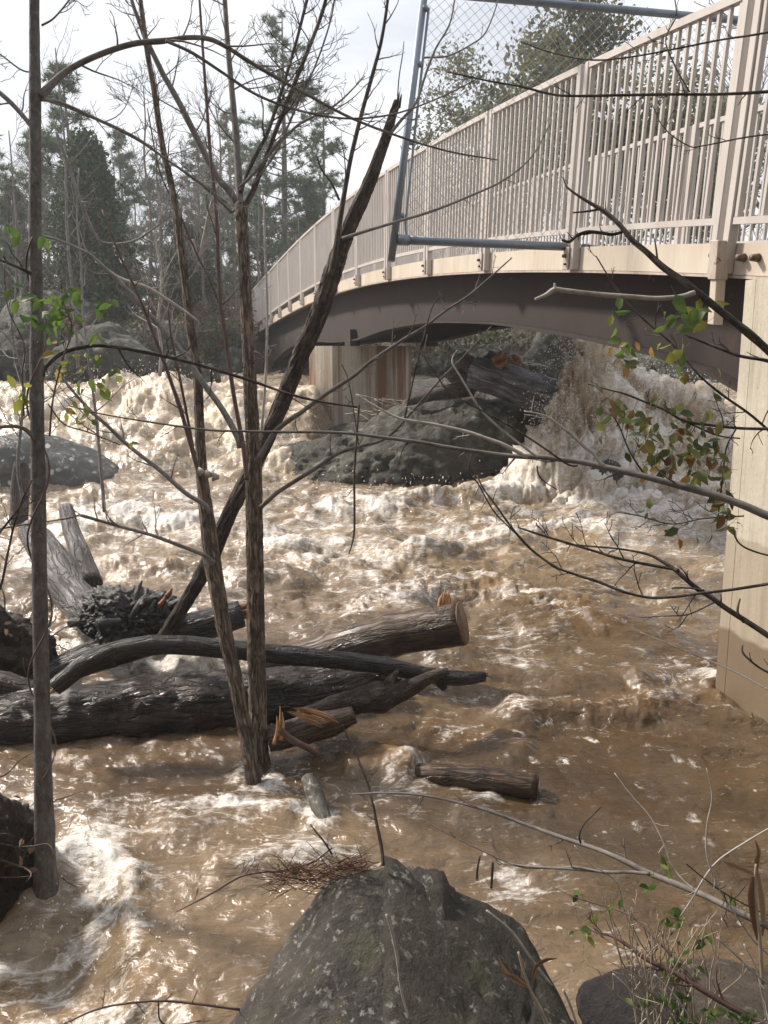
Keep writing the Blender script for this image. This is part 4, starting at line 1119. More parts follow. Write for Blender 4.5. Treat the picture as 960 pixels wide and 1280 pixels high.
# ------------------------------------------------------------------ foreground trees
def side_twigs(mb, pts, rad, n, L, rg, t0=0.25, sub=2, up=0.25, ang=(0.5, 1.1), rmin=0.0011, spread=1.0):
    pts = np.asarray(pts); rad = np.asarray(rad)
    cum = np.concatenate([[0], np.cumsum(np.linalg.norm(np.diff(pts, axis=0), axis=1))])
    for k in range(n):
        t = t0 + (1 - t0) * (k + rg.random()) / n
        s = t * cum[-1]; i = min(len(pts) - 2, int(np.searchsorted(cum, s) - 1)); i = max(i, 0)
        f = (s - cum[i]) / max(1e-6, cum[i + 1] - cum[i])
        p = pts[i] * (1 - f) + pts[i + 1] * f; r = rad[i] * (1 - f) + rad[i + 1] * f
        T = pts[i + 1] - pts[i]; T = T / (np.linalg.norm(T) + 1e-9)
        pr = np.array([rg.gauss(0, 1), rg.gauss(0, 0.6) * spread, rg.gauss(0, 1)]); pr -= T * (pr @ T); pr /= np.linalg.norm(pr) + 1e-9
        a = rg.uniform(*ang)
        d = T * math.cos(a) + pr * math.sin(a)
        l = L * rg.uniform(0.4, 1.15) * (1 - 0.45 * t)
        q = [p]
        m = 5
        for j in range(m):
            d = d + np.array([rg.gauss(0, 0.16), rg.gauss(0, 0.12), rg.gauss(0, 0.16) + up * 0.25]); d /= np.linalg.norm(d)
            q.append(q[-1] + d * l / m)
        r0 = max(rmin * 1.3, min(r * 0.5, 0.004 + l * 0.004))
        rr = np.linspace(r0, rmin, m + 1)
        mb.tube(q, rr, 5 if r0 > 0.003 else 4, 2, cap=False, seed=k)
        if sub > 0 and l > 0.06:
            side_twigs(mb, q, rr, rg.randint(2, 4), l * 0.55, rg, 0.2, sub - 1, up, ang, rmin, spread)

def branch(parent, pts, Z, mat, name='branch', sides=10, tw=None, seg=6, rough=0.07, ridge=0.0, seed=None, freq=(30, 5), knob=0.3, nb=1):
    seed = rnd.randint(1, 9999) if seed is None else seed
    p, r = px3(pts, Z)
    r = r * (0.73 if name == 'trunk' else 0.66)
    rg = random.Random(seed)
    mb = MB().tube(p, r, sides, seg, rough, freq, seed % 50, ridge=ridge, knob=knob)
    if tw:
        a, b = crom(p, r, 3)
        side_twigs(mb, a, b, tw[0], tw[1], rg, *(tw[2:] if len(tw) > 2 else ()))
    o = mb.build(name, mat, parent)
    return o

# --- the slim tree at the left edge
c = G(56, 1085, 0.0)
t1 = empty('tree', c); tag(t1, 'slim bare grey tree wrapped by a thin vine with one long arching branch', 'tree')
tz = lambda y: 3.98 - (1085 - y) / 1125 * 0.22
TP = [(66, 1240, 58), (60, 1150, 50), (57, 1105, 41), (56, 1075, 36), (56, 1040, 33), (54, 980, 30), (53, 900, 27), (51, 800, 26), (49, 700, 25), (48, 600, 24), (46, 500, 23), (46, 400, 22), (44, 300, 21), (44, 200, 20), (44, 120, 20), (43, 50, 17), (43, -40, 16)]
branch(t1, [(a, b, c_, tz(b)) for a, b, c_ in TP], None, M['bark_slim'], 'trunk', 28, None, 10, 0.05, 0.03, 3, (20, 6), 0.15)
branch(t1, [(50, 122, 17), (62, 108, 14), (85, 88, 12), (120, 70, 11), (165, 55, 11), (205, 51, 10), (235, 47, 9), (262, 49, 9), (285, 60, 8), (310, 76, 7.5), (345, 97, 6.5), (385, 119, 6), (440, 148, 5), (500, 171, 4.2), (560, 189, 3.6), (622, 200, 2.6)], (3.79, 4.3), M['bark_limb'], 'branch', 12, (14, 0.45, 0.1, 2), 6)
branch(t1, [(207, 51, 6), (240, 66, 6), (280, 92, 5.5), (320, 118, 5), (370, 137, 4.5), (430, 148, 4), (490, 143, 3.4), (545, 124, 3), (590, 102, 2.5), (612, 88, 2)], (3.8, 4.3), M['bark_limb'], 'branch', 10, (10, 0.4, 0.2, 2), 6)
branch(t1, [(52, 124, 8), (75, 128, 6), (120, 148, 5), (170, 172, 5), (205, 197, 4.5), (250, 228, 4), (284, 254, 3)], (3.79, 4.2), M['bark_grey'], 'branch', 8, (10, 0.35, 0.2, 2), 6)
branch(t1, [(53, 470, 9), (58, 458, 8), (75, 443, 8), (98, 435, 8), (130, 432, 7.5), (180, 440, 7), (234, 452, 6.5), (275, 464, 6), (317, 477, 5.5), (360, 492, 5), (400, 502, 4.5), (447, 509, 4)], (3.86, 4.1), M['bark_dark'], 'branch', 10, (8, 0.22, 0.2, 1), 6)
branch(t1, [(449, 506, 3.6), (446, 545, 3.6), (443, 590, 4), (443, 630, 4.2), (443, 662, 4), (440, 680, 3.2), (436, 692, 2.4)], 4.12, M['bark_dark'], 'branch', 8, (3, 0.1), 5, 0.2)
branch(t1, [(46, 560, 9), (40, 545, 8), (28, 535, 8), (10, 533, 7), (-20, 536, 7)], (3.88, 3.7), M['bark_limb'], 'branch', 8, (2, 0.15), 6)
branch(t1, [(44, 345, 7), (25, 335, 6), (0, 325, 5), (-20, 320, 5)], (3.83, 3.7), M['bark_dark'], 'branch', 8, (4, 0.2), 5)
branch(t1, [(46, 170, 9), (33, 150, 9), (10, 125, 9), (-20, 100, 8)], (3.8, 3.8), M['bark_grey'], 'branch', 8, (3, 0.2), 5)
branch(t1, [(50, 90, 3), (28, 88, 3), (0, 68, 3), (-20, 60, 3)], (3.78, 3.8), M['bark_limb'], 'branch', 6, (5, 0.25), 5)
branch(t1, [(52, 32, 4), (68, 22, 3.5), (88, -2, 3), (100, -20, 3)], (3.77, 3.8), M['bark_limb'], 'branch', 6, (5, 0.3), 5)
vp = []                                                            # the vine that spirals up the trunk
for k in range(60):
    y_ = 975 - k * 11.5
    ph = k * 0.42
    x_ = np.interp(y_, [100, 400, 700, 1000], [44, 46, 49, 54]); w_ = np.interp(y_, [100, 400, 700, 1000], [10.5, 11.6, 13, 16])
    vp.append(P(x_ + (w_ + 1.5) * math.sin(ph), y_, tz(y_) - (w_ + 1.5) / 267 * math.cos(ph)))
MB().tube(vp, 0.0045, 6, 3, seed=9).build('vine', M['bark_red'], t1)

# --- the central ridged tree
t2 = empty('tree', G(325, 975, 0)); tag(t2, 'bare tree with ridged brown bark forking high into thin upright limbs', 'tree')
ZC = (4.90, 5.22)
branch(t2, [(327, 1030, 46), (327, 985, 42), (326, 965, 37), (323, 930, 32), (322, 880, 31), (320, 800, 30), (319, 720, 29), (318, 650, 29), (317, 590, 28), (316, 545, 25), (313, 490, 23), (311, 440, 22), (308, 390, 21), (305, 330, 20), (303, 285, 20), (301, 255, 21)], ZC, M['bark_ridged'], 'trunk', 72, None, 26, 0.05, 0.17, 5, (26, 7), 0.12)
ZU = (5.30, 5.57)
def upb(pts, mat='bark_limb', tw=(14, 0.5, 0.25, 2, 0.5), Z=ZU, n='limb', sides=10): return branch(t2, pts, Z, M[mat], n, sides, tw, 6)
upb([(300, 262, 14), (299, 235, 14), (297, 200, 13), (294, 160, 12), (290, 115, 11), (285, 60, 10), (281, 0, 9), (278, -60, 8)], 'bark_limb')
upb([(298, 262, 13), (288, 240, 13), (272, 222, 12), (251, 183, 12), (235, 150, 11), (220, 121, 11), (205, 95, 10), (197, 79, 10), (180, 42, 8), (167, 8, 7), (158, -25, 6)], 'bark_limb', Z=(5.27, 5.37))
upb([(303, 270, 10), (309, 253, 10), (317, 237, 10), (326, 213, 9.5), (334, 192, 9), (346, 160, 9), (357, 133, 9), (369, 102, 8.5), (380, 75, 8), (394, 40, 7), (405, 8, 7), (413, -25, 6)], 'bark_dark', (14, 0.45, 0.3, 2, 0.5))
upb([(301, 240, 8), (309, 217, 7), (322, 190, 7), (334, 167, 7), (345, 135, 6.5), (355, 104, 6), (365, 70, 6), (372, 46, 5.5), (384, 0, 5), (390, -25, 4)], 'bark_dark')
upb([(300, 234, 6), (325, 208, 6), (347, 179, 6), (362, 166, 5), (376, 154, 5), (400, 142, 4), (422, 129, 3.5), (440, 112, 3), (456, 95, 2.2)], 'bark_limb', (12, 0.3, 0.2, 1, 0.5))
upb([(315, 232, 4), (345, 190, 4), (372, 130, 4), (395, 80, 3.5), (412, 30, 3), (420, -10, 3)], 'bark_limb')
upb([(297, 256, 6), (290, 265, 5), (282, 258, 5), (255, 233, 4.5), (232, 216, 4.5), (209, 200, 4), (172, 175, 4), (130, 154, 3.5), (85, 135, 3), (60, 127, 2.4)], 'bark_limb', (8, 0.25), (5.28, 4.97), 'branch', 8)
branch(t2, [(309, 600, 9), (306, 575, 9), (303, 551, 8.5), (296, 515, 8), (290, 480, 8), (283, 430, 7.5), (276, 384, 7.5), (273, 330, 7), (271, 280, 7), (268, 240, 7), (264, 205, 6.5), (261, 167, 6.5), (258, 125, 6), (255, 83, 5.5), (252, 40, 5), (249, -5, 4.5)], (4.95, 5.17), M['bark_red'], 'limb', 10, (10, 0.3, 0.35, 1, 0.4), 6)
branch(t2, [(276, 384, 5), (260, 345, 4.5), (248, 322, 4), (222, 262, 3.5), (200, 215, 3), (184, 135, 2.5)], (5.10, 5.17), M['bark_red'], 'branch', 8, (7, 0.2), 6)
branch(t2, [(322, 576, 11), (340, 545, 10), (355, 530, 9.5), (378, 514, 9), (401, 497, 8.5), (422, 483, 8), (442, 470, 7.5), (462, 453, 7), (484, 438, 7), (508, 422, 6), (530, 409, 5.5), (556, 389, 5), (585, 370, 4), (612, 347, 3.2), (640, 322, 2.4)], (4.95, 4.57), M['bark_limb'], 'branch', 12, (9, 0.3, 0.3, 1), 6)
branch(t2, [(326, 634, 9), (345, 617, 8), (363, 605, 8), (392, 587, 7.5), (422, 567, 7), (450, 558, 6.5), (476, 551, 6), (494, 538, 5.5), (506, 525, 5), (528, 500, 4.5), (550, 475, 4), (582, 443, 3.2), (614, 408, 2.2)], (4.95, 4.52), M['bark_limb'], 'branch', 12, (7, 0.22, 0.3, 1), 6)
branch(t2, [(505, 526, 4), (512, 495, 3.6), (520, 460, 3.4), (530, 420, 3), (540, 385, 2.4), (553, 366, 2)], (4.65, 4.47), M['bark_dark'], 'branch', 6, (3, 0.1), 5)
branch(t2, [(326, 548, 6), (330, 500, 5.5), (333, 450, 5), (334, 400, 5), (333, 350, 4.6), (331, 300, 4.2), (330, 262, 3.6), (328, 240, 3)], (4.97, 5.02), M['bark_pale'], 'branch', 8, (5, 0.2), 6)
branch(t2, [(448, 556, 3), (446, 540, 2.6), (436, 478, 2.2), (427, 455, 1.8)], 4.63, M['bark_dark'], 'branch', 6, (2, 0.1), 5)

# --- the second trunk, leaning, left of it
t3 = empty('tree', G(308, 935, 0)); tag(t3, 'leaning slender brown tree standing against the ridged one with a low side branch', 'tree')
branch(t3, [(318, 985, 27), (312, 945, 26), (308, 920, 24), (300, 880, 24), (292, 840, 25), (281, 790, 25), (272, 740, 27), (265, 700, 30), (259, 650, 25), (254, 610, 21), (251, 572, 18), (249, 520, 16), (247, 472, 15.5), (241, 430, 15), (236, 397, 14.5), (230, 340, 14), (224, 292, 13), (220, 262, 12), (213, 225, 11), (205, 192, 10.5), (198, 150, 10), (192, 108, 9.5), (185, 70, 9), (178, 20, 8), (172, -30, 7)], (4.80, 5.27), M['bark_ridged'], 'trunk', 60, (14, 0.45, 0.7, 2, 0.5), 22, 0.05, 0.12, 7, (24, 7), 0.12)
branch(t3, [(262, 640, 10), (255, 630, 9), (233, 617, 8.5), (200, 588, 8), (163, 559, 7.5), (135, 533, 7), (115, 515, 6), (92, 490, 5), (70, 462, 4)], (4.85, 4.47), M['bark_grey'], 'branch', 10, (7, 0.25), 6)
branch(t3, [(266, 704, 12), (255, 694, 8), (225, 682, 7.5), (190, 669, 7), (157, 660, 6.5), (125, 651, 6), (101, 644, 7)], (4.85, 4.52), M['bark_grey'], 'branch', 10, (9, 0.28, 0.3, 2, 0.5), 6)
branch(t3, [(101, 643, 3), (85, 648, 3), (65, 651, 3), (30, 656, 3), (-10, 663, 3)], (4.60, 4.42), M['bark_dark'], 'branch', 6, (3, 0.15), 5)
branch(t3, [(258, 640, 11), (254, 615, 10), (250, 597, 9), (238, 555, 8), (226, 513, 7.5), (213, 475, 7), (201, 442, 6.5), (186, 402, 6), (172, 367, 5), (150, 320, 4), (128, 262, 3)], (4.85, 4.77), M['bark_red'], 'branch', 10, (8, 0.22), 6)
branch(t3, [(252, 612, 6), (242, 563, 6), (232, 510, 5.5), (222, 459, 5), (214, 420, 4), (210, 385, 3)], (4.85, 4.82), M['bark_red'], 'branch', 8, (4, 0.15), 6)
branch(t3, [(300, 560, 13), (297, 547, 12), (278, 512, 11.5), (255, 480, 11), (235, 450, 10), (213, 422, 10), (187, 393, 9), (160, 362, 8), (133, 337, 7), (112, 318, 6), (73, 300, 4), (40, 292, 3)], (5.00, 4.87), M['bark_grey'], 'branch', 12, (10, 0.3), 6)
branch(t3, [(240, 300, 8), (248, 322, 7), (254, 300, 6), (262, 262, 5), (272, 232, 4)], (5.25, 5.22), M['bark_pale'], 'branch', 8, (3, 0.15), 5)
branch(t3, [(120, 326, 6), (150, 348, 7), (185, 360, 7), (225, 385, 6), (248, 402, 5)], (5.05, 4.97), M['bark_pale'], 'branch', 8, (5, 0.2), 5)
branch(t3, [(70, 165, 6), (85, 205, 6), (105, 262, 6), (122, 298, 6), (140, 305, 5), (170, 300, 4), (200, 280, 3)], (4.95, 5.02), M['bark_grey'], 'branch', 8, (5, 0.2), 6)
for k in range(3):                                                # bracket fungus at the fork
    q = P(248 + 9 * k, 590 + 3 * k, 4.8)
    MB().tube([q, q + CR * 0.035 - UP * 0.004], [0.028, 0.012], 12, smooth=False, rough=0.2).build('bracket_fungus', M['bark_pale'], t3)

# --- the snapped dead trunk that leans across behind them
t4 = empty('dead_tree', P(205, 795, 5.3)); tag(t4, 'dark snapped dead trunk leaning across behind the other trunks', 'dead tree')
branch(t4, [(198, 802, 18.7), (205, 795, 20.4), (235, 748, 23.8), (262, 700, 25.5), (288, 640, 25.5), (314, 588, 25.5), (338, 538, 26.3), (363, 476, 27.2), (377, 442, 28.9), (388, 417, 30.6), (402, 382, 31.4), (413, 351, 31.4), (422, 322, 28.9), (438, 281, 24.6), (452, 250, 22.9), (463, 225, 21.2), (475, 193, 18.7), (484, 167, 16.1), (491, 143, 13.6), (497, 126, 11.0)], (5.65, 5.32), M['bark_dark'], 'trunk', 56, None, 16, 0.13, 0.26, 9, (16, 4), 0.2)
pp, rr = px3([(497, 128, 11), (499, 116, 5)], 5.32); mb = MB(); jag(mb, pp[0], pp[1] - pp[0], rr[0], 7, 3, 0.09); mb.build('broken_tip', M['bark_dark'], t4)
branch(t4, [(497, 120, 2.5), (499, 95, 2.2), (503, 70, 2), (505, 52, 1.6)], 5.38, M['bark_dark'], 'branch', 6, None, 5)
branch(t4, [(413, 345, 13), (420, 310, 11), (425, 275, 10), (431, 238, 9), (438, 200, 8.5), (448, 158, 8), (459, 117, 7.5), (468, 85, 7), (476, 54, 6.5), (482, 20, 6), (487, -20, 5)], (5.37, 5.37), M['bark_dark'], 'limb', 10, (12, 0.35, 0.3, 1, 0.4), 6)
branch(t4, [(424, 250, 5), (415, 230, 4), (402, 212, 3.5), (396, 195, 2.6)], 5.35, M['bark_dark'], 'branch', 6, None, 5)
branch(t4, [(400, 560, 7), (418, 460, 0.1)][:1] + [(432, 292, 6), (450, 280, 5.5), (490, 278, 5), (540, 268, 4.6), (585, 246, 4), (620, 228, 3)], (5.35, 4.87), M['bark_grey'], 'branch', 8, (4, 0.2), 6) if False else None
branch(t4, [(428, 298, 7), (460, 288, 6), (500, 276, 5.5), (540, 264, 5), (585, 246, 4.4), (630, 225, 3.6), (665, 195, 3), (690, 150, 2.4)], (5.35, 4.97), M['bark_grey'], 'branch', 8, (5, 0.2), 6)
branch(t4, [(484, 172, 7), (500, 152, 6), (520, 128, 5), (533, 90, 4.6), (545, 60, 4), (562, 30, 3.4), (570, -10, 3)], (5.35, 5.07), M['bark_grey'], 'branch', 8, (4, 0.2), 6)
branch(t4, [(530, 72, 4), (560, 70, 3.6), (590, 55, 3), (606, 42, 3), (618, 15, 2.4), (625, -10, 2)], (5.25, 5.07), M['bark_grey'], 'branch', 6, (2, 0.1), 6)

# thin bare saplings crowding the left side
for i, (x0, y0, x1, y1, z, lab) in enumerate([(128, 640, 95, 210, 7.5, 'tall thin grey sapling behind the slim tree'), (205, 470, 196, 230, 9.0, 'pale forked sapling behind the leaning tree'),
                                             (30, 640, 18, 250, 6.0, 'thin brown sapling at the left edge beside the slim tree'), (95, 470, 75, 60, 8.0, 'bare sapling with spreading twigs between the slim and leaning trees')]):
    s_ = empty('sapling', P(x0, y0, z)); tag(s_, lab, 'sapling')
    n = 7; pts = [(x0 + (x1 - x0) * k / n + rnd.gauss(0, 4), y0 + (y1 - y0) * k / n, 7 - 4.6 * k / n) for k in range(n + 1)]
    branch(s_, pts, (z, z), M['bark_pale' if i == 1 else 'bark_grey'], 'stem', 8, (20, 0.7, 0.2, 2, 0.4), 5)

# ------------------------------------------------------------------ boughs reaching in from the right bank
def bough(label, anchor, parts, cat='branch'):
    e = empty('overhanging_branch', P(*anchor)); tag(e, label, cat)
    for pts, Z, mat, tw in parts: branch(e, pts, Z, M[mat], 'stem', 10, tw, 6, 0.08)
    for pts, Z, mat, tw in parts:                              # back to its foot on the right bank
        if pts[0][0] < 960: continue
        p, r = px3(pts[:2], Z if isinstance(Z, (int, float)) else Z[0]); r0 = r[0] * 0.66
        bx = 2.5 + 0.1 * rnd.random(); by = 1.7 + 0.3 * rnd.random()
        base = np.array([bx, by, float(ground_z(bx, by)) - 0.1]); d = p[0] - p[1]; d /= np.linalg.norm(d)
        MB().tube([p[0] - d * 0.01, p[0] + d * 0.25, (p[0] + base) / 2 + CR * 0.25 + UP * 0.1, base], [r0, r0 * 1.1, r0 * 1.3 + 0.004, r0 * 1.6 + 0.008], 10, 6, 0.08).build('stem', M[mat], e)
    return e

def leaves(e, mat, spots, n, L, seed, zsp=0.12, tint=(0, 1), hang=0.5, name='foliage', stuff=True):
    rs = np.random.RandomState(seed); mb = MB()
    for (px, py, sx, sy, Z, m) in spots:
        for k in range(int(n * m)):
            p = P(px + rs.normal() * sx * 0.5, py + rs.normal() * sy * 0.5, Z + rs.normal() * zsp)
            d = np.array([rs.normal(), rs.normal() * 0.6, rs.normal() - hang * 1.6])
            nn_ = np.array([rs.normal() * 0.7, -0.7 + rs.normal() * 0.6, 0.4 + rs.normal() * 0.6])
            l = L * rs.uniform(0.6, 1.25)
            tq = p - d / np.linalg.norm(d) * l * 0.5
            mb.tube([tq, p], 0.0008, 3, smooth=False, cap=False)
            mb.leaf(p, d, nn_, l, l * rs.uniform(0.42, 0.62), rs.uniform(*tint), rs.uniform(0, 0.7))
    o = mb.build(name, mat, e)
    if stuff: o['kind'] = 'stuff'
    return o

bough('long grey bough reaching in from the right across the mid river boulder', (965, 648, 3.0), [
    ([(985, 654, 17), (960, 645, 16), (930, 632, 15), (900, 621, 14.5), (865, 611, 14), (830, 602, 13), (795, 593, 12.5), (760, 585, 12), (730, 578, 11), (700, 574, 10), (670, 571, 9.5), (640, 570, 9), (600, 565, 8), (560, 559, 7.5), (520, 552, 7), (480, 547, 6.5), (440, 542, 6), (400, 540, 5.5), (350, 540, 5), (300, 539, 4.6), (255, 537, 4.2), (190, 528, 3.6), (130, 518, 3), (85, 507, 2.4)], (2.9, 3.6), 'bark_limb', (14, 0.16, 0.1, 2)),
    ([(660, 572, 8), (630, 556, 8), (605, 547, 7), (581, 539, 6.5), (540, 530, 6), (500, 523, 5.5), (470, 508, 4), (445, 493, 3)], (3.05, 3.2), 'bark_pale', (4, 0.1)),
    ([(755, 582, 8), (749, 577, 7.5), (741, 566, 7), (730, 558, 6.5), (710, 540, 5.5), (687, 523, 5), (672, 517, 4), (655, 514, 3)], (3.0, 3.05), 'bark_pale', (3, 0.1)),
    ([(672, 572, 5), (650, 555, 4.6), (628, 538, 4.4), (608, 520, 4), (596, 505, 4), (587, 490, 3.6), (575, 470, 3.4), (566, 455, 3), (566, 446, 2.6), (571, 438, 2)], (3.05, 3.1), 'bark_pale', None),
    ([(722, 582, 4.4), (709, 580, 4), (680, 560, 3.8), (643, 536, 3.6), (600, 512, 3.2), (562, 490, 3), (544, 466, 2.6), (531, 445, 2.4), (534, 418, 2)], (3.0, 3.1), 'bark_dark', (5, 0.08)),
    ([(671, 582, 3), (674, 595, 2.8), (682, 603, 2.4), (696, 612, 2)], 3.05, 'bark_dark', None),
    ([(590, 566, 3), (586, 590, 3), (598, 605, 3), (618, 640, 2.8), (650, 672, 2.6)], (3.1, 3.1), 'bark_dark', (4, 0.1)),
])
e = bough('dark bough slanting across the railing from the right with a snapped pale fork', (965, 440, 3.1), [
    ([(990, 468, 15), (962, 440, 15), (935, 416, 14.5), (905, 392, 14), (880, 372, 14), (855, 352, 13), (830, 335, 13), (808, 315, 11), (790, 300, 10), (777, 284, 9), (765, 272, 8.5), (752, 262, 7.5), (740, 255, 6.5), (725, 246, 5), (709, 234, 3.4), (704, 222, 2)], (3.05, 3.3), 'bark_dark', (4, 0.08)),
    ([(778, 290, 6), (765, 293, 6.5), (750, 291, 6), (735, 290, 7), (722, 294, 6), (712, 302, 6), (702, 300, 4)], 3.25, 'bark_dark', (6, 0.08)),
    ([(748, 262, 4), (735, 264, 4), (716, 266, 3)], 3.25, 'bark_dark', None),
    ([(868, 366, 11), (850, 371, 10), (820, 373, 9), (790, 371, 9), (760, 369, 9), (730, 366, 9), (705, 363, 9), (693, 362, 10), (682, 369, 8), (669, 374, 5)], (3.1, 3.05), 'bark_pale', (3, 0.03)),
    ([(694, 362, 6), (693, 354, 4)], 3.05, 'bark_pale', None),
    ([(985, 458, 7), (955, 450, 6.5), (925, 445, 6), (895, 434, 5), (872, 425, 4), (855, 418, 3)], (3.1, 3.2), 'bark_dark', (4, 0.1)),
    ([(822, 326, 4), (820, 310, 3.4), (818, 298, 2)], 3.15, 'bark_dark', None),
])
leaves(e, M['leaf_green'], [(848, 392, 26, 30, 3.12, 9), (872, 384, 22, 30, 3.12, 5), (860, 420, 24, 30, 3.12, 7), (840, 440, 20, 20, 3.12, 4), (770, 388, 14, 10, 3.1, 3), (768, 404, 6, 10, 3.1, 1)], 1, 0.062, 51, 0.06, (0, 0.8))
e = bough('drooping twigs with green and rusty leaves in front of the pale right pier', (965, 535, 3.2), [
    ([(985, 536, 6), (950, 536, 6), (920, 535, 5.5), (885, 531, 5), (855, 526, 5), (830, 512, 4.5), (805, 502, 4), (780, 492, 3.6), (760, 487, 3), (735, 480, 2.2)], (3.2, 3.3), 'bark_dark', (10, 0.16, 0.1, 1, -0.1)),
    ([(858, 527, 4), (885, 540, 3.4), (905, 546, 3), (925, 548, 2.6)], 3.25, 'bark_dark', (4, 0.12)),
    ([(920, 536, 3.4), (908, 560, 3), (903, 600, 2.6), (898, 640, 2)], 3.2, 'bark_dark', (8, 0.12, 0.1, 1, -0.2)),
    ([(985, 560, 5), (940, 520, 5), (905, 495, 4.6), (875, 470, 4), (840, 430, 3.6), (800, 395, 3.2), (770, 360, 3), (745, 320, 2.4)], (3.3, 3.4), 'bark_dark', (12, 0.2, 0.1, 1, 0)),
    ([(813, 600, 4), (800, 585, 3.6), (786, 562, 3.2), (775, 535, 3), (762, 512, 2.4)], 3.2, 'bark_dark', (4, 0.12)),
    ([(930, 645, 3), (880, 648, 3), (840, 655, 2.6), (800, 645, 2.4), (770, 640, 2)], (3.2, 3.3), 'bark_red', (12, 0.14, 0.1, 1, -0.1)),
])
leaves(e, M['leaf_dull'], [(800, 520, 50, 26, 3.25, 20), (850, 535, 50, 30, 3.25, 22), (835, 552, 60, 24, 3.25, 16), (880, 568, 28, 34, 3.22, 13), (868, 585, 24, 20, 3.2, 6), (770, 520, 26, 20, 3.25, 6), (905, 610, 20, 40, 3.2, 12), (835, 590, 50, 20, 3.2, 6), (810, 640, 14, 14, 3.2, 3), (850, 660, 30, 18, 3.2, 5), (905, 650, 20, 24, 3.2, 7), (790, 455, 26, 10, 3.3, 5)], 1.6, 0.052, 53, 0.08, (0, 1))
leaves(e, M['leaf_green'], [(790, 432, 14, 12, 3.3, 5), (772, 440, 14, 14, 3.3, 4), (815, 432, 8, 8, 3.3, 2), (865, 405, 14, 10, 3.3, 2), (855, 462, 14, 10, 3.3, 3), (765, 455, 14, 8, 3.3, 3), (900, 462, 8, 8, 3.3, 1), (868, 592, 14, 10, 3.2, 3), (838, 572, 20, 8, 3.2, 4)], 1, 0.055, 54, 0.05, (0.2, 1))
bough('dark forked bough over the brown water in front of the right pier', (965, 795, 2.8), [
    ([(990, 815, 12), (958, 793, 11.5), (935, 778, 11), (907, 760, 10.5), (888, 746, 10), (873, 737, 9.5), (855, 722, 9), (842, 711, 8), (828, 702, 6.5), (813, 694, 5.5), (793, 689, 4.8), (773, 686, 4), (740, 683, 3.4), (707, 680, 2.6)], (2.8, 3.0), 'bark_dark', (5, 0.12, 0.1, 1, 0)),
    ([(848, 713, 7), (840, 711, 6.5), (806, 705, 6), (773, 698, 5.5), (740, 688, 5), (707, 678, 4.5), (677, 669, 4), (647, 659, 3)], (2.85, 3.0), 'bark_dark', (8, 0.16, 0.2, 1, 0.5)),
    ([(930, 778, 6), (922, 765, 5), (925, 748, 3)], 2.8, 'bark_dark', None),
    ([(985, 726, 7), (960, 730, 6.5), (915, 737, 6), (873, 742, 5.5), (843, 746, 5.5), (813, 747, 5.5), (780, 740, 5.5), (750, 728, 5.5), (722, 719, 5), (697, 710, 5), (677, 697, 5), (660, 683, 5), (640, 660, 4.6), (620, 632, 4), (605, 612, 3.4), (596, 594, 2.6)], (2.75, 3.1), 'bark_dark', (6, 0.2, 0.2, 1, 0)),
    ([(880, 738, 4), (862, 735, 4), (840, 735, 3)], 2.8, 'bark_dark', None),
    ([(895, 752, 3), (860, 768, 2.6), (830, 770, 2.4), (800, 772, 2)], 2.8, 'bark_dark', (3, 0.1)),
    ([(990, 850, 4), (955, 838, 4), (930, 818, 4), (928, 806, 3)], 2.7, 'bark_dark', (2, 0.1)),
    ([(960, 862, 3), (915, 838, 3), (860, 815, 2.6), (800, 790, 2)], (2.7, 2.9), 'bark_pale', None),
    ([(985, 700, 4), (945, 690, 4), (925, 680, 3.4), (916, 665, 3)], 2.8, 'bark_dark', None),
])
bough('thin bare boughs crossing the railing high on the right', (970, 115, 3.4), [
    ([(990, 112, 6), (940, 116, 6), (890, 118, 5.5), (840, 118, 5), (780, 119, 5), (720, 120, 4.6), (690, 118, 4.4), (650, 108, 4), (610, 101, 3.4), (560, 90, 2.6)], (3.4, 3.7), 'bark_dark', (9, 0.14, 0.1, 1, 0)),
    ([(985, 36, 4), (940, 44, 4), (900, 50, 3.6), (850, 60, 3.4), (790, 71, 3), (740, 75, 2.6), (690, 66, 2.4), (650, 52, 2)], (3.5, 3.7), 'bark_dark', (8, 0.14, 0.1, 1, 0)),
    ([(985, 165, 3), (930, 172, 3), (880, 182, 2.6), (860, 182, 2.4), (830, 160, 2.2), (815, 130, 2)], (3.4, 3.6), 'bark_dark', (5, 0.12)),
    ([(862, 115, 3), (845, 85, 3), (832, 50, 2.6), (845, 20, 2.4), (842, -10, 2)], (3.5, 3.6), 'bark_dark', (6, 0.14)),
])
bough('slender grey fallen bough over the near water at the right', (965, 1158, 2.2), [
    ([(990, 1170, 15), (955, 1155, 14), (920, 1139, 13), (890, 1124, 12), (863, 1112, 12), (835, 1101, 11.5), (808, 1090, 11), (776, 1074, 9.5), (750, 1063, 8.5), (727, 1055, 8), (700, 1046, 7.5), (675, 1037, 7), (650, 1028, 6.5), (615, 1015, 6), (580, 1005, 5), (550, 998, 4.6), (520, 993, 4.2), (480, 991, 3.6), (440, 993, 3)], (2.2, 3.2), 'bark_limb', (5, 0.14, 0.2, 1, 0.3)),
    ([(812, 1092, 7), (785, 1090, 6.5), (760, 1090, 6), (725, 1087, 5.5), (690, 1085, 5), (660, 1083, 4), (640, 1080, 3)], (2.4, 2.7), 'bark_limb', (5, 0.12)),
    ([(756, 1091, 4.5), (720, 1084, 4.5), (690, 1085, 4), (655, 1084, 4), (630, 1076, 3), (600, 1062, 2.6), (560, 1042, 2), (525, 1022, 1.6)], (2.5, 2.9), 'bark_limb', (3, 0.1)),
    ([(726, 1054, 4), (724, 1044, 4), (730, 1030, 3), (742, 1018, 2.4), (752, 1008, 2)], 2.5, 'bark_dark', None),
])

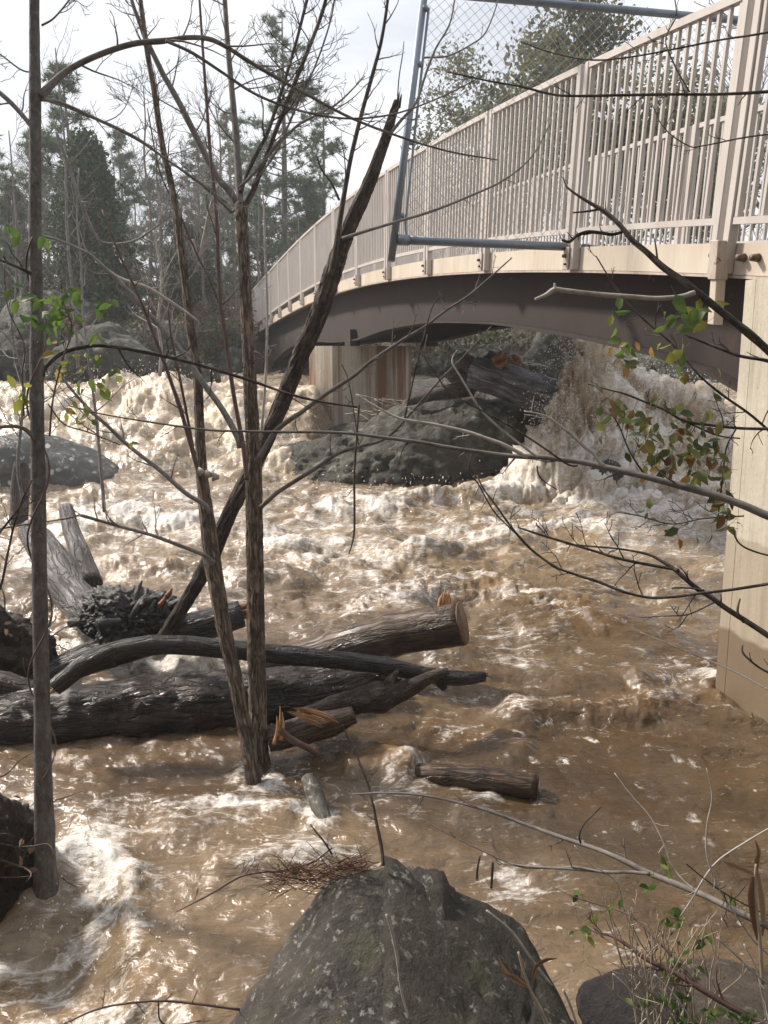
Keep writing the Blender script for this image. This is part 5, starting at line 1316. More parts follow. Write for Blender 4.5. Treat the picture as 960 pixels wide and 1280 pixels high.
# dark twig on the boulder and little things near it
e = empty('twig', P(478, 1078, 3.2)); tag(e, 'dark upright twig rising beside the top of the lichen spotted boulder', 'twig')
branch(e, [(479, 1082, 7), (477, 1060, 6.5), (472, 1035, 6), (466, 1005, 5), (458, 975, 4.6), (448, 950, 4), (438, 930, 3.4), (428, 905, 2.4)], (3.1, 3.3), M['bark_dark'], 'stem', 8, (6, 0.1, 0.2, 1, 0.4), 6)
e = empty('twig', P(615, 1105, 2.9)); tag(e, 'two short dark twig stubs behind the right shoulder of the big boulder', 'twig')
branch(e, [(614, 1110, 5), (615, 1095, 4.6), (616, 1078, 4.6)], 2.95, M['bark_dark'], 'stem', 8, None)
branch(e, [(596, 1100, 4), (597, 1085, 4), (600, 1070, 3.4)], 2.98, M['bark_dark'], 'stem', 8, None)
# red brown rootlets washed against the boulder
e = empty('rootlet_mat', P(400, 1090, 3.15)); tag(e, 'mat of reddish rootlets and twigs washed against the lichen spotted boulder', 'rootlets')
rs = np.random.RandomState(12); mb = MB()
for k in range(260):
    f = rs.uniform(0, 1)
    a = P(345 + 110 * f + rs.normal() * 10, 1102 - 22 * f + rs.normal() * 7, 3.2 + rs.normal() * 0.06)
    d = np.array([rs.uniform(0.3, 1) * rs.choice([-1, 1]), rs.normal() * 0.25, rs.normal() * 0.35 + 0.12])
    L = rs.uniform(0.05, 0.16)
    mb.tube([a, a + d * L * 0.5 + rs.normal(size=3) * 0.006, a + d * L], [0.0018, 0.0014, 0.0008], 3, 3, cap=False, seed=k, tint=rs.uniform(0, 1))
o = mb.build('rootlet', M['needle_red'], e); o['kind'] = 'stuff'
branch(e, [(220, 1140, 2), (262, 1118, 4), (300, 1096, 4.5), (330, 1090, 4), (352, 1088, 4), (390, 1078, 3.4), (415, 1060, 3)], (3.3, 3.3), M['bark_red'], 'stem', 7, (9, 0.12, 0.1, 1, 0.3))
branch(e, [(415, 1068, 4), (405, 1052, 3.6), (395, 1040, 3), (388, 1030, 2)], 3.2, M['bark_dark'], 'stem', 7, (2, 0.06))
leaves(e, M['leaf_green'], [(378, 1086, 10, 5, 3.2, 3), (342, 1082, 8, 4, 3.25, 2)], 1, 0.035, 57, 0.02, (0, 0.3), name='leaf', stuff=False)
e = empty('twig', P(160, 1255, 2.7)); tag(e, 'thin dark reddish twig lying over the foaming water in the lower left corner', 'twig')
branch(e, [(80, 1280, 3), (120, 1262, 4), (160, 1254, 4), (200, 1251, 4.6), (240, 1254, 5), (300, 1262, 5)], 2.62, M['bark_red'], 'stem', 8, (6, 0.12, 0.2, 1))
branch(e, [(198, 1252, 3), (200, 1275, 3), (215, 1282, 3), (250, 1276, 3)], 2.62, M['bark_red'], 'stem', 7, None)
e = empty('twig', P(10, 740, 3.4)); tag(e, 'bare twigs leaning across the left edge in front of the white water', 'twig')
branch(e, [(-20, 760, 5), (0, 735, 5), (10, 690, 4.6), (22, 640, 4), (40, 600, 3)], 3.3, M['bark_dark'], 'stem', 8, (6, 0.2))
branch(e, [(-20, 690, 5), (0, 665, 4.6), (20, 640, 3.6), (36, 618, 2.6)], 3.3, M['bark_dark'], 'stem', 8, (3, 0.15))
# leafy vine shoots at the left edge
e = empty('vine', P(70, 520, 3.4)); tag(e, 'climbing vine with bright green leaves beside the slim trunk', 'vine')
branch(e, [(62, 545, 4), (66, 500, 3.6), (78, 450, 3), (90, 410, 2.6), (75, 370, 2)], 3.5, M['bark_red'], 'stem', 7, (10, 0.14))
branch(e, [(30, 520, 3), (28, 470, 3), (30, 430, 2.6), (10, 385, 2.2), (5, 330, 2)], 3.4, M['bark_red'], 'stem', 7, (8, 0.14))
branch(e, [(60, 505, 3), (80, 530, 3), (110, 540, 2.6), (150, 556, 2)], 3.5, M['bark_red'], 'stem', 7, (6, 0.1))
leaves(e, M['leaf_green'], [(64, 385, 22, 26, 3.45, 12), (85, 372, 18, 20, 3.5, 8), (122, 375, 24, 14, 3.5, 8), (80, 405, 24, 16, 3.5, 8), (118, 420, 6, 12, 3.5, 3), (30, 395, 14, 16, 3.45, 4), (14, 372, 14, 14, 3.4, 5), (10, 298, 16, 20, 3.4, 5), (55, 295, 8, 8, 3.5, 2)], 1, 0.062, 61, 0.05, (0, 0.45))
leaves(e, M['leaf_green'], [(85, 455, 22, 16, 3.5, 7), (115, 455, 14, 12, 3.5, 5), (145, 460, 12, 10, 3.5, 4), (112, 480, 14, 12, 3.5, 5), (135, 485, 14, 10, 3.5, 5), (88, 512, 18, 14, 3.5, 6), (108, 520, 14, 8, 3.5, 4), (26, 490, 16, 18, 3.4, 8), (70, 430, 14, 14, 3.5, 4), (158, 554, 6, 5, 3.5, 2)], 1, 0.05, 62, 0.05, (0.3, 0.85))
# ------------------------------------------------------------------ plants on the near bank, right
def stems(e, specs, mat, name='stem'):
    for pts, Z in specs: branch(e, pts, Z, M[mat], name, 7, (3, 0.07, 0.4, 0), 5, 0.1)

e = empty('weed_clump', P(840, 1290, 2.35)); tag(e, 'clump of thin pale dead stems and green leaves by the round dark boulder', 'weeds')
rs = np.random.RandomState(31)
for k in range(38):
    x0 = rs.uniform(800, 890); y0 = rs.uniform(1275, 1300); x1 = x0 + rs.normal() * 42 - 15; y1 = rs.uniform(1120, 1215)
    z = 2.4 + rs.normal() * 0.06
    pts = [(x0 + (x1 - x0) * t + rs.normal() * 4, y0 + (y1 - y0) * t, 3.4 - 1.6 * t) for t in np.linspace(0, 1, 5)]
    branch(e, pts, (z, z + rs.normal() * 0.05), M['stem_dry'], 'stem', 5, (3, 0.08, 0.4, 1), 4, 0.1)
stems(e, [([(883, 960, 2), (890, 995, 2.4), (884, 1030, 3), (883, 1062, 4), (888, 1085, 3.6), (898, 1110, 3.4), (915, 1136, 3.4), (932, 1162, 3.4), (948, 1182, 3.4), (975, 1205, 3.4)], 2.3),
          ([(768, 966, 2), (790, 995, 2.2), (812, 1020, 2.6), (828, 1050, 3), (838, 1078, 3), (852, 1098, 3), (868, 1112, 3)], (2.5, 2.35)),
          ([(975, 1028, 3), (940, 1048, 3.4), (900, 1074, 3.6), (880, 1098, 3.6), (865, 1124, 3.2), (850, 1146, 2.4)], 2.3),
          ([(896, 1172, 3), (920, 1194, 3.4), (945, 1218, 3.6), (970, 1238, 3.6)], 2.2),
          ([(930, 1180, 3), (945, 1210, 3), (952, 1240, 2.6), (958, 1275, 2.6)], 2.2),
          ([(766, 1217, 3), (785, 1235, 3.2), (802, 1258, 3.2), (818, 1290, 3.2)], 2.25),
          ([(818, 1218, 3), (840, 1240, 3.2), (858, 1265, 3.2), (872, 1290, 3.2)], 2.25),
          ([(718, 1057, 2), (738, 1080, 2.4), (755, 1090, 2.6), (772, 1105, 2.6), (778, 1130, 2.6), (785, 1150, 2.6), (798, 1182, 2.6)], 2.5)], 'bark_pale')
leaves(e, M['leaf_green'], [(830, 1082, 12, 16, 2.4, 4), (768, 1132, 12, 8, 2.45, 3), (718, 1120, 6, 4, 2.5, 2), (848, 1150, 14, 10, 2.4, 4), (835, 1160, 10, 8, 2.4, 3), (730, 1162, 14, 8, 2.5, 4), (885, 1168, 14, 8, 2.35, 4), (840, 1205, 14, 14, 2.35, 7), (870, 1215, 10, 10, 2.35, 4), (860, 1180, 16, 8, 2.35, 3), (812, 1110, 8, 8, 2.4, 2), (732, 1190, 4, 8, 2.5, 1), (912, 1125, 10, 10, 2.35, 3)], 1.7, 0.032, 63, 0.03, (0, 0.7))
leaves(e, M['leaf_green'], [(830, 1250, 40, 8, 2.3, 14), (900, 1265, 30, 10, 2.25, 12), (870, 1275, 30, 8, 2.25, 10), (940, 1272, 20, 10, 2.2, 8), (836, 1150, 10, 8, 2.4, 3)], 2, 0.024, 64, 0.03, (0, 0.55))
e = empty('fallen_branch', P(850, 1240, 2.3)); tag(e, 'thin brown fallen branch lying through the dead stems in the lower right corner', 'branch')
branch(e, [(975, 1288, 12), (945, 1275, 11), (905, 1254, 11), (870, 1232, 11), (840, 1214, 10), (810, 1200, 9), (785, 1182, 7), (765, 1170, 5.5), (745, 1165, 4), (735, 1158, 3)], (2.2, 2.45), M['bark_red'], 'stem', 10, (9, 0.16, 0.1, 1, 0.3))
branch(e, [(690, 1108, 2), (720, 1122, 2.4), (760, 1134, 2.6), (790, 1146, 3), (815, 1170, 3.4), (840, 1195, 4)], (2.55, 2.3), M['bark_red'], 'stem', 8, (6, 0.1))
branch(e, [(858, 1080, 2.4), (880, 1098, 2.6), (905, 1116, 3), (940, 1135, 3), (975, 1150, 3)], 2.3, M['bark_dark'], 'stem', 7, (6, 0.08))
def dry_stalk(label, base, specs, Z):
    e = empty('dry_stalk', P(*base, Z)); tag(e, label, 'dry stalk')
    branch(e, specs[0], Z, M['stem_dry'], 'stem', 8, None, 5, 0.08)
    for pts in specs[1:]:
        p, r = px3(pts, Z); p, r = crom(p, r, 5)
        mb = MB(); n = len(p); T = np.gradient(p, axis=0); T /= np.linalg.norm(T, axis=1)[:, None]
        sd = np.cross(T, CF); sd /= np.linalg.norm(sd, axis=1)[:, None]
        bk = np.cross(sd, T)
        a = p + sd * r[:, None] + bk * r[:, None] * 0.35; b = p - bk * r[:, None] * 0.3; d = p - sd * r[:, None] + bk * r[:, None] * 0.5
        v = np.stack([a, b, d], 1).reshape(-1, 3)
        q = [(3 * i + k, 3 * i + k + 1, 3 * i + k + 4, 3 * i + k + 3) for i in range(n - 1) for k in (0, 1)]
        mb.add(v, q, None, None, rs.uniform(0.1, 0.8)); mb.build('leaf', M['dry_leaf'], e)
    return e
dry_stalk('tall dry brown stalk with curled papery leaves at the right edge', (950, 1215), [
    [(953, 1230, 7), (950, 1180, 7), (946, 1140, 6), (944, 1100, 5), (945, 1080, 4)],
    [(945, 1095, 3), (947, 1078, 8), (949, 1064, 5), (944, 1050, 1)], [(944, 1094, 3), (930, 1088, 7), (915, 1082, 7), (903, 1076, 1)],
    [(943, 1096, 6), (940, 1120, 9), (943, 1150, 8), (948, 1175, 4)], [(948, 1092, 5), (953, 1120, 9), (955, 1150, 7), (953, 1170, 2)]], 2.25)
dry_stalk('broken pale dry stalk with rusty leaf scraps leaning on the big boulder', (672, 1270), [
    [(690, 1296, 8), (676, 1262, 8), (664, 1240, 7), (655, 1215, 5), (648, 1190, 4)],
    [(650, 1194, 2), (654, 1208, 6), (652, 1222, 2)], [(660, 1235, 3), (642, 1224, 6), (630, 1212, 5), (622, 1194, 1)], [(664, 1238, 2), (645, 1222, 5), (628, 1218, 2)],
    [(664, 1232, 2), (670, 1210, 5), (682, 1201, 5), (696, 1198, 1)]], 2.22)
for pts, lab in (([(483, 1143, 3), (490, 1165, 4), (497, 1200, 4), (502, 1240, 3), (512, 1275, 3)], 'single pale straw stem lying on the face of the big boulder'),
                 ([(608, 1138, 2.6), (640, 1165, 3.4), (665, 1200, 3.6), (690, 1232, 3)], 'grey twig lying along the right shoulder of the big boulder'),
                 ([(704, 1237, 3), (712, 1255, 3.4), (722, 1285, 3.4)], 'short pale straw stem between the big and round boulders')):
    p, r = px3(pts, 2.3)
    # lay it on the rock where there is rock below
    p = np.array([EYE + (q - EYE) * 1.0 for q in p])
    tag(MB().tube(p, r, 7, 5, 0.1).build('straw', M['bark_pale']), lab, 'straw')
# green sprig floating by the pier
e = empty('sprig', G(938, 905, 0.05)); tag(e, 'small green sprig drifting on the water below the right pier', 'sprig')
leaves(e, M['leaf_green'], [(938, 903, 8, 10, G(938, 905, 0.05) @ CF - EYE @ CF, 8)], 1, 0.045, 66, 0.03, (0, 0.3), name='leaf', stuff=False)
# ------------------------------------------------------------------ trees and brush beyond the river
BACKLEAF = 1.0
def far_root(name, x, y, label, cat='tree', group=None):
    e = empty(name, (x, y, float(ground_z(x, y)) - 0.15)); tag(e, label, cat, group); return e

def grow(mb, p, d, L, r, lvl, rg, tips, up=0.12, ang=(0.35, 0.85), kids=(3, 5), rmin=0.009):
    m = 4; pts = [p]; dd = d
    for j in range(m):
        dd = dd + np.array([rg.gauss(0, 0.13), rg.gauss(0, 0.13), rg.gauss(0, 0.1) + up * 0.4]); dd /= np.linalg.norm(dd)
        pts.append(pts[-1] + dd * L / m)
    rr = np.linspace(r, max(rmin, r * 0.4), m + 1)
    mb.tube(pts, rr, 6 if r > 0.05 else (4 if r > 0.02 else 3), 2, cap=False, seed=rg.randint(0, 99))
    if lvl == 0: tips.append((pts[-1], dd)); tips.append((pts[-3], dd)); return
    for k in range(rg.randint(*kids)):
        t = rg.uniform(0.3, 1.0); i = min(m - 1, int(t * m)); f = t * m - i
        q = pts[i] * (1 - f) + pts[i + 1] * f
        T = pts[i + 1] - pts[i]; T /= np.linalg.norm(T)
        pr = np.array([rg.gauss(0, 1) for _ in range(3)]); pr -= T * (pr @ T); pr /= np.linalg.norm(pr)
        a = rg.uniform(*ang)
        grow(mb, q, T * math.cos(a) + pr * math.sin(a), L * rg.uniform(0.5, 0.75), max(rmin, r * rg.uniform(0.4, 0.6)), lvl - 1, rg, tips, up, ang, kids, rmin)

def clump(mb, c, n, R_, s, rs, flat=1.0, tint=(0, 1)):
    """n small leaf faces round c"""
    p = c + rs.normal(size=(n, 3)) * R_ * np.array([1, 1, flat])
    a = rs.normal(size=(n, 3)); a /= np.linalg.norm(a, axis=1)[:, None]
    b = np.cross(a, rs.normal(size=(n, 3))); b /= np.linalg.norm(b, axis=1)[:, None]
    sz = s * rs.uniform(0.5, 1.3, n)[:, None]
    v = np.stack([p - a * sz, p + b * sz * 0.5, p + a * sz, p - b * sz * 0.5], 1).reshape(-1, 3)
    q = np.arange(n * 4).reshape(n, 4)
    mb.add(v, q, None, None, np.repeat(np.clip(rs.uniform(*tint) + rs.normal(size=n) * 0.12, 0, 1), 4))

def bare_tree(x, y, h, seed, label, group=None, leafy=None, lsize=0.16, ln=10, lr=0.5, mat='bark_far', lean=0.0, dens=0.62):
    rg = random.Random(seed); rs = np.random.RandomState(seed)
    e = far_root('bare_tree' if not leafy else 'broadleaf_tree', x, y, label, 'tree', group)
    base = ORG[e.name]
    n = 7; pts = [base + np.array([lean * h * (k / n) ** 1.3 + rg.gauss(0, 0.06), rg.gauss(0, 0.06), h * k / n]) for k in range(n + 1)]
    r0 = h * 0.0098
    rr = np.linspace(r0, 0.02, n + 1)
    MB().tube(pts, rr, 9, 4, 0.06, (4, 1), seed % 40).build('trunk', M[mat], e)
    cr = MB(); tips = []
    for k in range(int(9 + h * 0.8)):
        t = rg.uniform(0.32, 0.98); i = min(n - 1, int(t * n)); f = t * n - i
        p = pts[i] * (1 - f) + pts[i + 1] * f
        a = rg.uniform(0, 2 * math.pi); el = rg.uniform(0.35, 0.95)
        d = np.array([math.cos(a) * math.cos(el), math.sin(a) * math.cos(el), math.sin(el)])
        grow(cr, p, d, h * rg.uniform(0.13, 0.24) * (1.25 - 0.6 * t), r0 * 0.42 * (1.1 - 0.7 * t), 2, rg, tips)
    cr.build('crown', M[mat], e)
    if leafy:
        lf = MB()
        for p, d in tips:
            if rg.random() < dens: clump(lf, p, ln, lr, lsize, rs, 0.7)
        o = lf.build('foliage', M[leafy], e); o['kind'] = 'stuff'
    return e

def pine(x, y, h, seed, label, group=None, bare=0.35, dens=1.0):
    rg = random.Random(seed); rs = np.random.RandomState(seed)
    e = far_root('pine_tree', x, y, label, 'tree', group); base = ORG[e.name]
    top = base + np.array([rg.gauss(0, 0.3), rg.gauss(0, 0.3), h])
    MB().tube([base, base * 0.5 + top * 0.5 + np.array([0.1, 0, 0]), top], [h * 0.0125, h * 0.009, 0.025], 9, 6, 0.05, (4, 1), seed % 40).build('trunk', M['bark_far'], e)
    br, nd = MB(), MB()
    z = bare
    while z < 0.99:
        for k in range(rg.randint(2, 4)):
            zz = max(bare, z + rg.uniform(-0.012, 0.012))
            L = h * 0.21 * (1 - ((zz - bare) / (1 - bare)) ** 1.5 * 0.85) * rg.uniform(0.55, 1.15) * min(1, 0.55 + (zz - bare) * 3)
            a = rg.uniform(0, 2 * math.pi); d = np.array([math.cos(a), math.sin(a), rg.uniform(0.0, 0.35)])
            p = base * (1 - zz) + top * zz
            pts = [p, p + d * L * 0.5 + np.array([0, 0, -0.04 * L]), p + d * L + np.array([0, 0, 0.07 * L])]
            br.tube(pts, [0.035, 0.022, 0.008], 4, 3, cap=False)
            for j in range(int(15 * dens * L / 2) + 4):
                f = rg.uniform(0.3, 1.05)
                c = p + d * L * f + np.array([rg.gauss(0, 0.20), rg.gauss(0, 0.20), 0.04 * L * f + rg.gauss(0, 0.09)]) * (0.5 + L * 0.3)
                n = 22
                v0 = np.repeat(c[None], n, 0); dr = rs.normal(size=(n, 3)) + np.array([0, 0, 0.5]) + d * 0.5
                dr /= np.linalg.norm(dr, axis=1)[:, None]
                ln = rs.uniform(0.18, 0.40, n)[:, None]
                sd = np.cross(dr, rs.normal(size=(n, 3))); sd /= np.linalg.norm(sd, axis=1)[:, None]
                v = np.stack([v0 - sd * 0.02, v0 + sd * 0.02, v0 + dr * ln], 1).reshape(-1, 3)
                nd.add(v, None, np.arange(n * 3).reshape(n, 3), None, np.repeat(np.clip(rg.uniform(0.1, 0.9) + rs.normal(size=n) * 0.15, 0, 1), 3))
        z += rg.uniform(0.028, 0.05)
    br.build('bough', M['bark_far'], e)
    o = nd.build('crown', M['needle'], e); o['kind'] = 'stuff'
    return e

def cedar(x, y, h, w, seed, label, group=None):
    rs = np.random.RandomState(seed)
    e = far_root('cedar_tree', x, y, label, 'tree', group); base = ORG[e.name]
    MB().tube([base, base + UP * h * 0.9], [0.14, 0.03], 8, 6, 0.06).build('trunk', M['bark_far'], e)
    mb = MB()
    for k in range(int(900)):
        t = rs.uniform(0.03, 1) ** 0.85
        prof = w * min(1, 1.25 * (1 - t) ** 0.62 + 0.04) * (0.8 + 0.35 * math.sin(k * 1.7 + t * 23))
        a = rs.uniform(0, 6.283); rr = prof * rs.uniform(0.35, 1) ** 0.5
        c = base + np.array([math.cos(a) * rr, math.sin(a) * rr, t * h])
        clump(mb, c, 30, 0.17, 0.085, rs, 1.3, (0.0, 1.0))
    o = mb.build('crown', M['cedar'], e); o['kind'] = 'stuff'
    return e

def shrub(x, y, h, w, seed, label, mat='shrub_leaf', group=None, n=70, z=None):
    rg = random.Random(seed); rs = np.random.RandomState(seed)
    e = far_root('shrub', x, y, label, 'shrub', group); base = ORG[e.name]
    st, lf = MB(), MB(); tips = []
    for k in range(9):
        a = rg.uniform(0, 6.283); d = np.array([math.cos(a) * 0.7, math.sin(a) * 0.7, 1.0]); d /= np.linalg.norm(d)
        grow(st, base, d, h * 0.7, 0.03, 2, rg, tips, 0.05)
    st.build('stem', M['bark_far'], e)
    for k in range(n):
        t = rs.uniform(0, 1); a = rs.uniform(0, 6.283); r = w * rs.uniform(0, 1) ** 0.5 * (1 - 0.45 * t)
        clump(lf, base + np.array([math.cos(a) * r, math.sin(a) * r * 0.7, h * (0.1 + 0.9 * t)]), 22, 0.2, 0.085, rs, 0.8)
    o = lf.build('foliage', M[mat], e); o['kind'] = 'stuff'
    return e

def ht(px, py, Y):
    x = (px - 480) / F * Y
    return max(1.0, P(px, py, Y * 1.0)[2] - float(ground_z(x, Y)) + 0.15)

def gx(px, Y): return (px - 480) / F * Y * 1.0
# pines and cedar on the far bank, left
pine(gx(112, 36), 36, ht(112, 108, 36), 101, 'tall pine with layered boughs above the dark cedar')
pine(gx(356, 44), 44, ht(356, 48, 44), 102, 'tallest pine standing behind the ridged forked tree', None, 0.30)
pine(gx(402, 48), 48, ht(402, 150, 48), 103, 'slender pine just left of the bridge railing end', None, 0.2, 0.8)
pine(gx(250, 52), 52, ht(250, 185, 52), 104, 'thin far pine between the leaning and ridged trees', None, 0.3, 0.8)
pine(gx(5, 40), 40, ht(5, 175, 40), 105, 'pine cut by the left edge behind the slim tree', None, 0.3)
pine(gx(300, 60), 60, ht(300, 160, 60), 106, 'distant pine low behind the tallest pine', None, 0.2)
cedar(gx(128, 31), 31, ht(128, 192, 31), 1.65, 111, 'dense dark cedar with a rounded top on the far bank')
cedar(gx(245, 36), 36, ht(245, 300, 36), 1.3, 112, 'smaller dark cedar right of the rounded one')
for i, (px, py, Y, lab) in enumerate([(62, 185, 43, 'dark green pine just right of the slim trunk'), (168, 178, 46, 'mid green pine right of the dark cedar'), (212, 205, 50, 'soft green pine behind the leaning tree'),
                                     (275, 215, 46, 'bushy green pine between the leaning and ridged trees'), (332, 200, 50, 'green pine right of the ridged trunk'), (378, 235, 42, 'low green pine by the far railing end'), (28, 235, 36, 'small pine behind the leafy vine')]):
    pine(gx(px, Y), Y, ht(px, py, Y), 171 + i, lab, None, 0.12, 1.0)
# bare and leafy trees
src = bare_tree(gx(200, 36), 36, ht(200, 130, 36), 121, 'bare grey tree among the pines on the far bank', 'bare trees on the far bank')
src2 = bare_tree(gx(285, 38), 38, ht(285, 150, 38), 122, 'bare grey tree among the pines on the far bank', 'bare trees on the far bank')
src3 = bare_tree(gx(40, 33), 33, ht(40, 180, 33), 123, 'bare grey tree among the pines on the far bank', 'bare trees on the far bank')
k = 0
for px, Y, s in [(75, 45, 1.0), (160, 42, 0.95), (228, 46, 1.05), (262, 34, 0.8), (330, 41, 0.9), (378, 40, 0.8), (300, 50, 1.1), (15, 50, 1.1), (-40, 34, 1.0), (180, 55, 1.2), (415, 52, 0.85), (345, 55, 1.1), (110, 58, 1.2), (240, 31, 0.62), (300, 31, 0.6), (60, 30, 0.6), (205, 29.5, 0.5), (372, 36, 0.6), (440, 60, 0.9), (395, 58, 0.95)]:
    x = gx(px, Y); s = s * 0.92
    copy_thing([src, src2, src3][k % 3], (x, Y, float(ground_z(x, Y)) - 0.15), k * 1.7, s); k += 1
# behind the bridge, right
bare_tree(gx(700, 30), 30, ht(700, 62, 30), 131, 'leafy oak rising above the railing behind the chain link mesh', None, 'oak_leaf', 0.10, 20, 0.42, dens=0.8)
bare_tree(gx(775, 27), 27, ht(775, 130, 27), 132, 'bushy green oak behind the nearest railing bays', None, 'oak_leaf', 0.10, 22, 0.42, dens=0.95)
bare_tree(gx(590, 36), 36, ht(590, 135, 36), 133, 'sparse oak just above the middle of the railing', None, 'oak_leaf', 0.10, 15, 0.42)
bare_tree(gx(640, 44), 44, ht(640, 110, 44), 134, 'distant olive green oak behind the railing middle', None, 'oak_leaf', 0.16, 14, 0.6, dens=0.9)
bare_tree(gx(860, 40), 40, ht(860, 150, 40), 135, 'olive tree far behind the rightmost railing bays', None, 'oak_leaf', 0.16, 14, 0.6, dens=0.9)
bare_tree(gx(960, 18), 18, 9.8, 136, 'big bare tree with crooked limbs at the upper right', None, None, lean=-0.05)
bare_tree(gx(900, 24), 24, ht(900, 120, 24), 137, 'bare twiggy tree behind the rightmost railing post')
bare_tree(gx(540, 46), 46, ht(540, 195, 46), 138, 'small far tree low above the railing near the dead trunk', None, 'oak_leaf', 0.17, 8, 0.5)
# shrubs of the far bank
for i, (px, Y, h, w, mat, lab) in enumerate([
    (600, 25.0, 1.9, 1.7, 'shrub_leaf', 'green bush under the bridge right of the rust stained pier'), (545, 26.5, 2.2, 1.5, 'shrub_leaf', 'tall green bush under the bridge next to the rust stained pier'),
    (665, 25.5, 1.5, 1.5, 'shrub_leaf', 'bush above the fallen trunk beneath the bridge'), (740, 27, 2.6, 2.0, 'shrub_leaf', 'bush behind the railing above the spray'), (840, 28, 3.0, 2.2, 'shrub_leaf', 'big bush low behind the nearest railing bay'),
    (680, 31, 3.2, 2.2, 'oak_leaf', 'olive bush low behind the middle railing bays'), (935, 26, 2.8, 1.8, 'shrub_leaf', 'bush behind the railing at the right edge'),
    (80, 27, 1.4, 1.8, 'litter', 'brown brush heap above the grey boulders at the left'), (150, 24.5, 1.2, 1.3, 'shrub_leaf', 'low green bush between the grey boulders at the left'), (275, 30.5, 1.5, 1.4, 'shrub_leaf', 'green bush at the water beside the far bridge end'), (205, 27, 1.9, 1.5, 'shrub_leaf', 'round green bush in front of the bare trees on the far bank'), (40, 24, 1.2, 1.4, 'oak_leaf', 'pale olive bush on the boulders behind the slim trunk'), (190, 31, 1.5, 2.0, 'litter', 'brown brush below the dark cedar'), (280, 33, 1.6, 2.0, 'litter', 'brown brush near the far bridge end'),
    (250, 40, 2.6, 2.4, 'shrub_leaf', 'dark green bush behind the leaning tree'), (325, 42, 2.8, 2.2, 'shrub_leaf', 'dark green bush behind the ridged tree'), (30, 36, 2.6, 2.4, 'shrub_leaf', 'dark green bush behind the slim tree'), (385, 46, 3.0, 2.2, 'shrub_leaf', 'dark green bush behind the far railing end')]):
    shrub(gx(px, Y), Y, h, w, 150 + i, lab, mat, None, 60)
# far-off wood that reads as one mass, and an unseen wood added behind the viewer to block sky light
mb = MB(); rs = np.random.RandomState(77); rg = random.Random(77)
for k in range(46):
    x = -18 + 36 * (k % 23) / 22 + rs.normal() * 0.7; y = -7.0 - 4.5 * (k // 23) + rs.normal() * 0.8
    b = np.array([x, y, float(ground_z(x, y))]); h = rs.uniform(8, 12)
    mb.tube([b, b + np.array([0, 0, h])], [0.16, 0.04], 5, 2, smooth=False, cap=False)
    for j in range(34):
        t_ = rs.uniform(0.05, 1.0); clump(mb, b + np.array([rs.normal() * 0.9, rs.normal() * 0.9, h * t_]), 10, 0.5, 0.30, rs, 0.8, (0.0, 0.8))
for k in range(90):
    Y = rs.uniform(62, 120); x = rs.uniform(-0.62, 0.62) * Y
    h = rs.uniform(3.5, 7.5); b = np.array([x, Y, float(ground_z(x, Y))])
    mb.tube([b, b + np.array([rs.normal() * 0.4, 0, h])], [0.14, 0.03], 4, 2, smooth=False, cap=False)
    for j in range(34):
        t = rs.uniform(0.15, 1.0)
        clump(mb, b + np.array([rs.normal() * 1.5, rs.normal() * 1.5, h * t]), 9, 0.8, 0.34, rs, 0.7, (0.1, 0.9))
tag(mb.build('woods', M['oak_leaf'], None, (0, 0, 0)), 'far mass of grey green woodland, with unseen trees added behind the viewer to block sky light', 'woods', None, 'stuff')
# brush and litter on the bank
mb = MB()
for k in range(2600):
    x = rs.uniform(-14, 12); Y = float(np.interp(x, YB[0], YB[1])) + rs.uniform(0.5, 11) ** 1.0
    c = np.array([x, Y, float(ground_z(x, Y)) + 0.05])
    d = rs.normal(size=3); d[2] = abs(d[2]) * 1.2; d /= np.linalg.norm(d)
    L = rs.uniform(0.3, 1.3)
    mb.tube([c, c + d * L * 0.5 + rs.normal(size=3) * 0.06, c + d * L], [0.012, 0.009, 0.004], 3, 2, cap=False, tint=rs.uniform(0, 1))
    if k % 3 == 0: clump(mb, c + UP * rs.uniform(0, 0.3), 8, 0.25, 0.07, rs, 0.6)
tag(mb.build('undergrowth', M['litter'], None, (0, 0, 0)), 'brown brush and leaf litter on the far bank', 'undergrowth', None, 'stuff')
# ------------------------------------------------------------------ sky, sun, camera
SUN_EL = R(42)
sv = Vector((-0.80, 0.46, 0)).normalized() * math.cos(SUN_EL); sv.z = math.sin(SUN_EL)
w = bpy.data.worlds.new('World'); sc.world = w; w.use_nodes = True
nt = w.node_tree; bg = nt.nodes['Background']
sky = nt.nodes.new('ShaderNodeTexSky'); sky.sky_type = 'NISHITA'; sky.sun_disc = False
sky.sun_elevation = SUN_EL; sky.sun_rotation = math.atan2(sv.x, sv.y) % (2 * math.pi)
sky.air_density = 1.0; sky.dust_density = 2.5
tc = nt.nodes.new('ShaderNodeTexCoord')
mp = nt.nodes.new('ShaderNodeMapping'); mp.inputs['Scale'].default_value = (1.6, 1.6, 4.0)
nz = nt.nodes.new('ShaderNodeTexNoise'); nz.inputs['Scale'].default_value = 1.9; nz.inputs['Detail'].default_value = 7; nz.inputs['Roughness'].default_value = 0.55; nz.inputs['Distortion'].default_value = 0.4
rp = nt.nodes.new('ShaderNodeValToRGB')
rp.color_ramp.elements[0].position = 0.36; rp.color_ramp.elements[0].color = (0.60, 0.60, 0.60, 1)
rp.color_ramp.elements[1].position = 0.60; rp.color_ramp.elements[1].color = (1, 1, 1, 1)
mx = nt.nodes.new('ShaderNodeMix'); mx.data_type = 'RGBA'
lk = nt.links.new
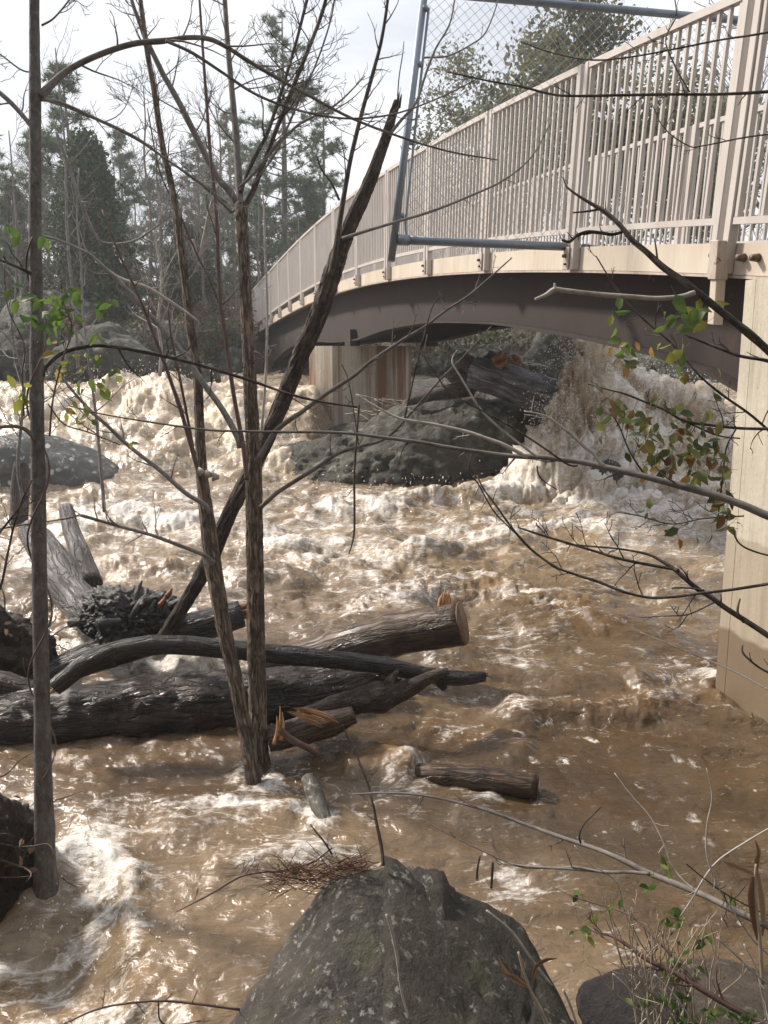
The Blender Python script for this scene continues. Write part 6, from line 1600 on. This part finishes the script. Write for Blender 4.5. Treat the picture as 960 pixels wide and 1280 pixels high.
lk(tc.outputs['Generated'], mp.inputs[0]); lk(mp.outputs[0], nz.inputs['Vector']); lk(nz.outputs[0], rp.inputs[0])
lk(rp.outputs[0], mx.inputs[0]); lk(sky.outputs[0], mx.inputs[6]); mx.inputs[7].default_value = (11.9, 12.1, 12.7, 1)
lk(mx.outputs[2], bg.inputs['Color']); bg.inputs['Strength'].default_value = 0.072

sl = bpy.data.lights.new('sun', 'SUN'); sl.energy = 4.6; sl.angle = R(6); sl.color = (1.0, 0.915, 0.80)
so = bpy.data.objects.new('sun', sl); COL.objects.link(so)
so.rotation_euler = (-sv).to_track_quat('-Z', 'Y').to_euler(); so.location = (-20, 5, 30)

# the damp air over the river
hz = MB().box((10, 60, 8.9), (95, 0, 0), (0, 76, 0), (0, 0, 11.4))
ho = hz.build('haze', M['droplet'], None, smooth=False); tag(ho, 'thin pale haze in the air over the river', 'haze', None, 'stuff')
hm = bpy.data.materials.new('haze'); hm.use_nodes = True; ht = hm.node_tree; ht.nodes.remove(ht.nodes['Principled BSDF'])
pv = ht.nodes.new('ShaderNodeVolumePrincipled'); pv.inputs['Color'].default_value = (0.92, 0.94, 0.97, 1); pv.inputs['Density'].default_value = 0.0018; pv.inputs['Anisotropy'].default_value = 0.2
ht.links.new(pv.outputs[0], ht.nodes['Material Output'].inputs['Volume'])
ho.data.materials.clear(); ho.data.materials.append(hm)

cam = bpy.data.cameras.new('camera'); co = bpy.data.objects.new('camera', cam); COL.objects.link(co)
co.location = EYE; co.rotation_euler = (math.pi / 2 - PITCH, 0, 0)
cam.sensor_fit = 'VERTICAL'; cam.sensor_height = 36.0; cam.lens = 36.0 * F / 1280
cam.clip_start = 0.05; cam.clip_end = 2000
sc.camera = co
sc.render.resolution_x, sc.render.resolution_y = 768, 1024
vs = sc.view_settings
vs.view_transform = 'Standard'; vs.look = 'None'; vs.gamma = 1.0; vs.use_curve_mapping = False; vs.exposure = 0.40
sc.cycles.use_denoising = True
sc.cycles.max_bounces = 6; sc.cycles.diffuse_bounces = 3; sc.cycles.glossy_bounces = 3; sc.cycles.transparent_max_bounces = 8
